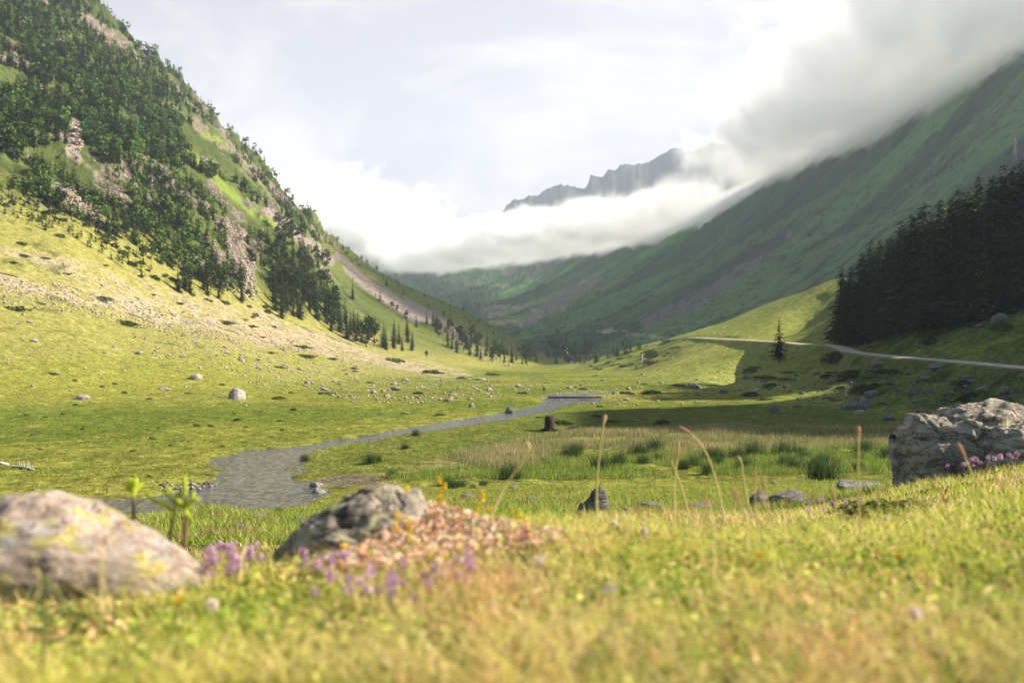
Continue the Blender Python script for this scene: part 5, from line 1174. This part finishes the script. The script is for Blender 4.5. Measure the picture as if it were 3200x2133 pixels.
# the mass of pink stonecrop spilling over the rock
rr = np.random.default_rng(55); poly = [(720,1290),(800,1262),(870,1228),(925,1185),(960,1150),(1000,1148),(1060,1172),(1160,1195),(1290,1215),(1300,1235),(1180,1262),(1080,1290),(960,1300),(860,1300),(760,1300)]
parts = []; n_ = 1150; U = rr.uniform(690, 1300, 5000); Vv = rr.uniform(1140, 1300, 5000); ok = inpoly(U, Vv, poly); U, Vv = U[ok][:n_], Vv[ok][:n_]
hd = [ball(500 + k, 13, .5, .6, .3) for k in range(8)]; PK = np.array([(.88, .62, .46), (.80, .42, .26), (.92, .76, .60), (.70, .58, .16), (.44, .46, .12), (.86, .52, .40)])
for u, v in zip(U, Vv):
    x, Y, z = spot(u, max(v, 1196), 1.2); Y = float(np.clip(3.25 - (v - 1150) / 150 * .85 + rr.uniform(-.1, .1), 2.2, 3.5)); x = (u - U0) / F * Y
    zt = CZ - (v - VH) / F * Y; zg = float(height(x, Y)[0]); zt = max(zg + rr.uniform(0, .05), min(zt, zg + .2)); q = hd[int(rr.integers(8))]; s = rr.uniform(.010, .024)
    parts.append((q[0] * s + np.array([x, Y, zt]), q[1], PK[int(rr.choice(6, p=[.27, .2, .2, .12, .08, .13]))] * rr.uniform(.75, 1.2)))
    if rr.random() < .5:
        sp = tube([(x, Y, zg - .02), (x, Y, zt)], [.0012, .001], 4, False); parts.append((sp[0], sp[1], (.42, .22, .10)))
V_, F_, K_ = merge(parts); parts = []
tag(obj('stonecrop', mesh_np('stonecrop', V_, F_, [M_PETAL], False, K_)), 'mass of pink and yellow stonecrop flowers spilling over the rock', None, None, 'stuff')
# grassy cushion darker, in front of the right turf
for u, v, wp, lab in [(2080,1190,300,'dark green cushion of leaves on the turf below the huge boulder'),(1600,1218,120,'small dark cushion plant on the crest of the near turf')]:
    put_bush(u, v, wp * .8, RB[1], lab, None, .28, 'cushion_plant', 'plant', 2.0)

# tall curved stalks close to the camera
def stalk(pts, Y, r0, headlen, label, mt=None, hm=None, hw=2.6):
    """pts traced base to tip in the photo, standing at distance Y"""
    P_ = [Vector(((u - U0) / F * Y, Y + .02 * math.sin(i * 1.3), CZ - (v - VH) / F * Y)) for i, (u, v) in enumerate(pts)]
    P_ = smooth_path(P_, 5); b = P_[0].copy(); zg = float(height(b.x, b.y)[0]); 
    if b.z > zg: P_ = [Vector((b.x, b.y, zg - .005))] + P_
    r0 = r0 * 1.25; hw = 1 + (hw - 1) * .4
    root = empty('grass_stalk', (b.x, b.y, zg)); L = [p - Vector((b.x, b.y, zg)) for p in P_]
    n_ = len(L); k = max(2, int(n_ * (1 - headlen)))
    obj('stem', mesh_np('stem', *tube(L[:k + 1], [r0 * (1 - .45 * i / n_) for i in range(k + 1)], 5), [mt or M_STRAW], True), root)
    if k < n_ - 1:
        Hh = L[k:]; m_ = len(Hh); obj('seed_head', mesh_np('seed head', *tube(Hh, [r0 * hw * (.35 + .65 * math.sin(math.pi * (i + .6) / (m_ + .4))) for i in range(m_)], 6), [hm or M_SEED], True), root)
    tag(root, label, 'grass stalk'); return root
stalk([(1130,1180),(1160,1120),(1190,1075),(1208,1045),(1216,1025),(1210,1014),(1200,1014)], 2.90, 0.0026, .14, 'long straw stalk bent over at its tip, left of the centre meadow', hw=1.5)
stalk([(1371,1200),(1372,1120),(1376,1060),(1382,1000),(1389,952)], 3.80, 0.0035, .12, 'faint tall straight stalk rising in front of the pointed rock')
stalk([(1662,1185),(1648,1110),(1632,1060),(1610,1022),(1585,995),(1560,980)], 3.80, 0.0033, .2, 'tall stalk curving up to the left with a reddish tip')
stalk([(1585,1190),(1570,1130),(1556,1090),(1540,1058)], 4.00, 0.0031, .15, 'thick straw stalk leaning left, shorter than the curving one', hw=1.4)
stalk([(1550,1200),(1552,1110),(1556,1060),(1557,1018)], 3.90, 0.0027, .3, 'thin upright stalk with a reddish seed head beside the leaning stalk')
stalk([(1745,1235),(1722,1165),(1710,1110),(1702,1065),(1694,1048),(1684,1052)], 4.40, 0.0043, .16, 'straw stalk with a hooked brown tip in front of the split rock', hw=1.6)
stalk([(1985,1290),(1980,1200),(1974,1100),(1970,1020),(1967,978)], 3.40, 0.0034, .16, 'tallest straight stalk at the right with a pale knob')
stalk([(1740,1190),(1738,1130),(1737,1080)], 2.8, .0018, .5, 'short upright stalk right of the hooked one')
stalk([(1772,1195),(1762,1140),(1755,1095)], 2.7, .0018, .5, 'short slanting stalk between the split rock halves')
stalk([(1716,1190),(1700,1150),(1682,1118)], 2.5, .002, .6, 'small drooping seed stalk left of the hooked one')
stalk([(1640,1205),(1634,1170),(1622,1150)], 2.2, .002, .5, 'stubby brown seed head on the crest of the turf')
stalk([(236,1180),(270,1110),(300,1060),(325,1025),(342,1000)], 2.0, .0009, .12, 'very blurred thin stalk over the left meadow')
stalk([(552,1285),(560,1250),(568,1220),(572,1196)], 2.4, .0026, .5, 'pale dry blade standing behind the thyme', M_STRAW, M_STRAW, 1.2)
stalk([(62,1400),(75,1365),(84,1330),(88,1300)], 1.5, .0016, .3, 'thick straw stem close up at the lower left', M_STRAW, M_STRAW, 1.1)
stalk([(2290,1180),(2250,1110),(2220,1050),(2196,1016)], 3.4, .003, .3, 'slanting straw stalk in front of the huge boulder')
stalk([(2255,1362),(2300,1350),(2330,1332),(2354,1308)], 1.7, .0024, .3, 'bent dry straw lying at the right edge', M_STRAW, M_STRAW, 1.1)
stalk([(100,1260+60),(125,1380),(148,1415)], 1.5, .003, .2, 'pale green blade drooping at the lower left', M_STEM, M_STEM, 1.0)
for i, (u, vb, du, dv, Y) in enumerate([(1450,1215,20,-60,3.0),(1500,1220,-10,-50,3.0),(1690,1190,-4,-40,3.4),(1805,1200,6,-60,3.1),(1925,1190,-10,-70,3.3),(2020,1180,8,-60,3.6),(1330,1215,8,-40,3.2),(1600,1205,-16,-52,2.9),(2140,1150,10,-60,4.0),(1860,1185,14,-54,3.4),(2180,1180,-14,-50,3.4),(2260,1120,16,-60,4.0),(2330,1130,-12,-66,3.6),(1280,1218,-8,-30,3.2),(230,1290,8,-60,2.0),(540,1300,-8,-40,2.4)]):
    stalk([(u, vb), (u + du * .3, vb + dv * .5), (u + du, vb + dv)], Y, .0016, .45, 'short thin grass stalk with a small seed head on the crest of the near turf')['group'] = 'short seed stalks on the crest of the near turf'
# lime green sprouts by the lichened rock
def sprout(pts, Y, r0, label, leaves):
    P_ = smooth_path([Vector(((u - U0) / F * Y, Y, CZ - (v - VH) / F * Y)) for u, v in pts], 4); b = P_[0].copy(); root = empty('sprout', b); L = [p - b for p in P_]
    k = len(L) // 2 + 1
    obj('stem', mesh_np('stem', *tube(L[:k + 1], [r0] * (k + 1), 6), [M_BROWN], True), root)
    obj('shoot', mesh_np('shoot', *tube(L[k:], [r0 * 1.0] * (len(L) - k - 1) + [r0 * .7], 6), [M_BUD], True), root)
    for (u0_, v0_, u1_, v1_, w_) in leaves:
        p0 = Vector(((u0_ - U0) / F * Y, Y, CZ - (v0_ - VH) / F * Y)) - b; p1 = Vector(((u1_ - U0) / F * Y, Y + random.uniform(-.02, .02), CZ - (v1_ - VH) / F * Y)) - b
        md = (p0 + p1) / 2 + Vector((0, 0, .12 * (p1 - p0).length)); w_ = w_ / F * Y
        obj('leaf', mesh_np('leaf', *tube([p0, md, p1], [w_ * .35, w_ * .6, w_ * .35], 6), [M_BUD], True), root)
    tag(root, label, 'plant')
sprout([(308,1240),(307,1180),(306,1130),(307,1108)], 2.6, .0050, 'stiff brown shoot topped by a lime green bud', [(306,1128,298,1100,16),(306,1128,316,1098,14),(307,1130,290,1118,12),(307,1130,322,1112,12)])
sprout([(388,1262),(392,1220),(398,1180),(404,1150)], 2.6, .0046, 'brown shoot with lime leaves spreading to the left', [(400,1175,352,1150,12),(402,1160,372,1128,9),(352,1150,334,1132,9),(372,1130,390,1122,7),(404,1150,412,1132,12)])
sprout([(424,1268),(424,1220),(426,1170),(424,1092)], 2.6, .0060, 'tallest brown shoot with a bare green tip and a collar of leaves', [(426,1168,462,1142,10),(426,1168,400,1158,10),(440,1160,446,1128,10),(424,1174,436,1196,12),(420,1164,408,1144,9)])
THY.finish(); SM.finish(); CLV.finish()
# ------------------------------------------------------------------ small things in the valley
def at_spot(name, u, v, ymin=60, rz=0.0, dz=0.0):
    x, Y, z = spot(u, v, ymin); return empty(name, (x, Y, z + dz), rz), Y
# broken stump with roots and dead branches
o, Y = at_spot('tree_stump', 1262, 990, 60); k = Y / F
def tube_obj(name, pts, rad, mt, parent, n_=7):
    return obj(name, mesh_np(name, *tube([Vector(p) for p in pts], rad, n_), [mt], True), parent)
rr_ = random.Random(4); V, Fq = tube([(0, 0, -.2), (.02, 0, .25), (.05, 0, .8), (0, .02, 1.2), (-.05, 0, 1.5)], [.75, .56, .47, .45, .30], 14)
V = V + unit(V * np.array([1, 1, .1])) * (fbm(V[:, 0] * 1.0, V[:, 1], V[:, 2] * .3, .35, 3, 5) * .16)[:, None]; V[:, 2] += np.where(V[:, 2] > 1.0, fbm(V[:, 0], V[:, 1], 0 * V[:, 0], .2, 2, 9) * .35, 0)
s_ = 36 * k / 1.6; obj('trunk', mesh_np('stump trunk', V * s_, Fq, [M_ROT], False), o)
for a0, L in ((.2, 1.0), (1.6, .8), (2.9, 1.1), (4.4, .9), (5.5, 1.3)):
    c_, si = math.cos(a0), math.sin(a0); tube_obj('root', [(.3 * c_ * s_, .3 * si * s_, .25 * s_), (.7 * c_ * s_, .7 * si * s_, .12 * s_), (.6 * c_ * s_ + L * .6 * c_ * s_, .6 * si * s_ + L * .5 * si * s_, -.05)], [.16 * s_, .11 * s_, .04 * s_], M_ROT, o)
tag(o, 'broken dark tree stump with spreading roots in the shaded meadow', 'stump')
o, Y = at_spot('dead_branch', 1300, 988, 60); k = Y / F
for i in range(9):
    a0 = rr_.uniform(-.5, .6); L = rr_.uniform(18, 40) * k; x0 = rr_.uniform(-14, 8) * k
    tube_obj('twig', [(x0, rr_.uniform(-.2, .2), .02), (x0 + L * .5, rr_.uniform(-.3, .3), .1 + L * .5 * a0 * .5), (x0 + L * math.cos(a0), rr_.uniform(-.4, .4), .08 + max(0, L * math.sin(a0)))], [.045, .032, .012], M_PLANK, o, 5)
tag(o, 'heap of dead branches lying right of the broken stump', 'branches')
# driftwood and logs on the left bank
def log(u0_, v0_, u1_, v1_, r_, label, twigs=0, mt=None):
    a = Vector(spot(u0_, v0_, 60)); b = Vector(spot(u1_, v1_, 60)); c = (a + b) / 2; o = empty('fallen_log', c)
    d = b - a; tube_obj('trunk', [tuple(a - c + Vector((0, 0, r_ * .8))), tuple(Vector((0, 0, r_ * 1.3))), tuple(b - c + Vector((0, 0, r_ * .7)))], [r_, r_ * .9, r_ * .6], mt or M_BLEACH, o, 8)
    for i in range(twigs):
        t = .35 + .6 * i / max(1, twigs - 1); p = a + d * t - c; L = rr_.uniform(.3, .75); sx = rr_.uniform(-.5, .5)
        tube_obj('branch_stub', [(p.x, p.y, r_), (p.x + sx * L * .6, p.y + .1, r_ + L * .5), (p.x + sx * L, p.y + .1, r_ + L)], [r_ * .3, r_ * .2, r_ * .08], mt or M_BLEACH, o, 5)
    tag(o, label, 'log'); return o
log(-14, 1070, 20, 1072, .16, 'smooth bleached log cut off by the left edge'); log(30, 1074, 78, 1081, .10, 'thin bleached log with upright branch stubs on the left bank', 7)
log(0, 628, 42, 640, .22, 'dark fallen trunk on the slope at the far left', 0, M_PLANK); log(290, 780 - 60, 350, 742, .16, 'long fallen trunk on the scree of the sunny slope', 0, M_PLANK)
log(500, 742 + 10, 552, 770, .16, 'dark fallen trunk lower on the scree', 0, M_PLANK); log(1720, 905, 1758, 888, .2, 'grey fallen trunk slanting on the shaded bank', 2, M_BLEACH)
o, Y = at_spot('driftwood', 640, 1143, 40); k = Y / F
tube_obj('wood', [(-10 * k, 0, 0), (-4 * k, 0, 11 * k), (4 * k, 0, 12 * k), (9 * k, 0, 6 * k), (10 * k, 0, -1 * k)], [3 * k, 3.4 * k, 3.4 * k, 2.8 * k, 2 * k], M_BLEACH, o, 8); tag(o, 'arched piece of white driftwood at the stone dam', 'driftwood')
# bleached snag on the right slope, and a split snag at the valley end
o, Y = at_spot('dead_snag', 1944, 909, 90); k = Y / F
tube_obj('trunk', [(0, 0, -.1), (-2 * k, 0, 8 * k), (1.5 * k, 0, 15 * k), (-1 * k, 0, 22 * k)], [2.6 * k, 2.8 * k, 2.2 * k, .8 * k], M_BLEACH, o); tube_obj('branch', [(0, 0, 13 * k), (4 * k, 0, 18 * k), (7 * k, 0, 24 * k)], [1 * k, .7 * k, .3 * k], M_BLEACH, o, 5)
tube_obj('branch', [(0, 0, 15 * k), (-4 * k, 0, 21 * k), (-3 * k, 0, 26 * k)], [.9 * k, .6 * k, .25 * k], M_BLEACH, o, 5); tag(o, 'short twisted white snag standing on the shaded slope', 'snag')
o, Y = at_spot('dead_snag', 1475, 838, 200); k = Y / F
tube_obj('trunk', [(0, 0, -.2), (.5 * k, 0, 12 * k), (-.5 * k, 0, 24 * k)], [2.2 * k, 1.7 * k, .7 * k], M_BLEACH, o); tube_obj('branch', [(0, 0, 5 * k), (4 * k, 0, 11 * k), (9 * k, 0, 15 * k)], [1.2 * k, .9 * k, .4 * k], M_BLEACH, o, 5)
tag(o, 'tall pale snag beside reddish scrub at the valley end', 'snag')
put_bush(1500, 836, 44, mesh_np('reddish scrub', *(lambda q: (q[0], q[1], [M_LEAF], False, q[2]))(bush_mesh(777, (.16, .095, .06), 500, .6))), 'reddish leafless scrub beside the tall pale snag', None, .7, 'scrub_bush', ymin=200)
# plank bridge over the stream
a = Vector(spot(1262, 921, 150)); b = Vector(spot(1378, 918, 150)); a.z = max(a.z, .05); b.z = a.z + .1; o = empty('plank_bridge', (a + b) / 2, math.atan2(b.y - a.y, b.x - a.x)); L = (b - a).length
def box_np(x0, x1, y0, y1, z0, z1):
    V = np.array([(x, y, z) for x in (x0, x1) for y in (y0, y1) for z in (z0, z1)]); return V, np.array([(0, 1, 3, 2), (4, 6, 7, 5), (0, 4, 5, 1), (2, 3, 7, 6), (0, 2, 6, 4), (1, 5, 7, 3)])
L = min(L, 11); npl = 26; pl = merge([box_np(-L / 2 + i * L / npl, -L / 2 + (i + .88) * L / npl, -.75 + rr_.uniform(-.05, .05), .75 + rr_.uniform(-.05, .05), .30, .37) for i in range(npl)])
obj('deck', mesh_np('bridge deck', pl[0], pl[1], [M_PLANK]), o)
for s in (-.5, .5): obj('beam', mesh_np('bridge beam', *box_np(-L / 2 - .2, L / 2 + .2, s - .14, s + .14, .0, .298), [M_ROT]), o)
tag(o, 'low weathered plank bridge over the far bend of the stream', 'bridge')
# lattice pylons
M_STEEL = simple("galvanised steel", (.16, .17, .18), .6, .6)
def pylon(u, v, hpx, label, ymin=300):
    x, Y, z = spot(u, v, ymin); h = hpx / F * Y; root = empty('pylon', (x, Y, z - .3)); w_ = h * .075; t_ = h * .007; segs = []
    cor = lambda t, i: Vector(((1 if i in (0, 1) else -1) * w_ * (1 - .82 * t), (1 if i in (0, 3) else -1) * w_ * (1 - .82 * t), h * t))
    lv_ = [0, .17, .32, .46, .58, .69, .79, .88, 1.0]
    for i in range(4): obj('leg', mesh_np('pylon leg', *tube([cor(t, i) for t in lv_], [t_] * len(lv_), 4), [M_STEEL]), root)
    for j in range(len(lv_) - 1):
        for i in range(4):
            segs.append(tube([cor(lv_[j], i), cor(lv_[j + 1], (i + 1) % 4)], [t_ * .6] * 2, 3)); segs.append(tube([cor(lv_[j], (i + 1) % 4), cor(lv_[j + 1], i)], [t_ * .6] * 2, 3))
    mm = merge(segs); obj('bracing', mesh_np('pylon bracing', mm[0], mm[1], [M_STEEL]), root)
    for t in (.80, .92):
        obj('cross_arm', mesh_np('cross arm', *tube([(-h * .11, 0, h * t), (0, 0, h * (t + .02)), (h * .11, 0, h * t)], [t_ * .6, t_ * 1.3, t_ * .6], 4), [M_STEEL]), root)
    M_I = M_WHT
    for sx in (-1, 1): obj('insulator', mesh_np('insulator', *tube([(sx * h * .10, 0, h * .80), (sx * h * .10, 0, h * .755)], [t_ * 1.1] * 2, 6), [M_I]), root)
    tag(root, label, 'pylon')
pylon(1577, 752, 54, 'steel lattice pylon on the shaded slope above the track'); pylon(2331, 372, 52, 'steel lattice pylon high on the mountainside above the fir stand'); pylon(1350, 752, 26, 'distant tiny lattice pylon over the narrow valley end')
pylon(1010, 668, 20, 'barely visible lattice pylon beyond the left spur', 1000)
# hiker
x, Y, z = spot(1250, 905, 150); H_ = 1.74
me = bpy.data.meshes.new('person body'); J = [(0, 0, .93), (.0, .0, 1.15), (0, .02, 1.40), (0, .0, 1.52), (0, -.02, 1.66), (0, -.02, 1.72), (.10, 0, .90), (.13, -.10, .50), (.13, .04, .08), (.13, -.10, .03), (-.10, 0, .90), (-.13, .14, .50), (-.14, .30, .12), (-.14, .18, .04), (.19, .02, 1.40), (.26, .10, 1.13), (.24, -.06, .93), (.24, -.12, .86), (-.19, .02, 1.40), (-.26, -.06, 1.14), (-.22, -.24, 1.02), (-.21, -.31, 1.00)]
E = [(0, 1), (1, 2), (2, 3), (3, 4), (4, 5), (0, 6), (6, 7), (7, 8), (8, 9), (0, 10), (10, 11), (11, 12), (12, 13), (2, 14), (14, 15), (15, 16), (16, 17), (2, 18), (18, 19), (19, 20), (20, 21)]
RD = [.16, .15, .16, .055, .095, .07, .10, .065, .045, .045, .10, .065, .045, .045, .07, .045, .035, .03, .07, .045, .035, .03]
me.from_pydata(J, E, []); ob = bpy.data.objects.new('body', me); sk = me.skin_vertices
ob.modifiers.new('skin', 'SKIN'); ob.modifiers.new('sub', 'SUBSURF').levels = 1
if not me.skin_vertices: me.attributes  # skin layer is created by the modifier below
bm = bmesh.new(); bm.from_mesh(me); lay_ = bm.verts.layers.skin.verify(); bm.verts.ensure_lookup_table()
for i, v in enumerate(bm.verts): v[lay_].radius = (RD[i], RD[i]); v[lay_].use_root = (i == 0)
bm.to_mesh(me); bm.free()
m, n = mat("hiker clothes"); P = n.n('ShaderNodeTexCoord').outputs['Object']; zc = n.n('ShaderNodeSeparateXYZ', {0: P}).outputs[2]
c = n.mix(n.rng(zc, .93, .95), (.035, .04, .06), (.13, .07, .055)); c = n.mix(n.rng(zc, 1.52, 1.53), c, (.42, .25, .17)); c = n.mix(n.rng(zc, .10, .12), (.05, .035, .025), c)
out(n, n.n('ShaderNodeBsdfPrincipled', {'Base Color': c, 'Roughness': .85}).outputs[0]); me.materials.append(m)
pr_ = empty('person', (x, Y, z), 2.9); C.objects.link(ob); ob.parent = pr_
hv, hf = ICO[2]; hv = hv[:, :] * np.array([.105, .12, .10]) + np.array([0, .0, 1.71]); obj('hair', mesh_np('hair', hv, hf, [simple('dark hair', (.03, .02, .015))], True), pr_)
bv, bf = ICO[3]; bv = np.sign(bv) * np.abs(bv) ** .6 * np.array([.15, .11, .25]) + np.array([0, .22, 1.24]); obj('backpack', mesh_np('backpack', bv, bf, [simple('backpack cloth', (.05, .05, .055))], True), pr_)
tag(pr_, 'hiker in a brownish top and dark trousers walking on the far meadow beside the stream', 'person')
# white water at the valley end
o = tag(obj('cascade', mesh_np('cascade', *(lambda P_: (np.array(P_), grid_faces(6, 2)))(
    [(lambda s: (s[0] + dx, s[1] - .6, s[2] + .5))(spot(u, v, 350)) for u, v in ((1300, 795), (1303, 802), (1299, 808), (1306, 814), (1304, 822), (1312, 832)) for dx in (-.8, .9)]), [simple('white water', (.75, .77, .8), .4)])), None, None, None, 'structure')
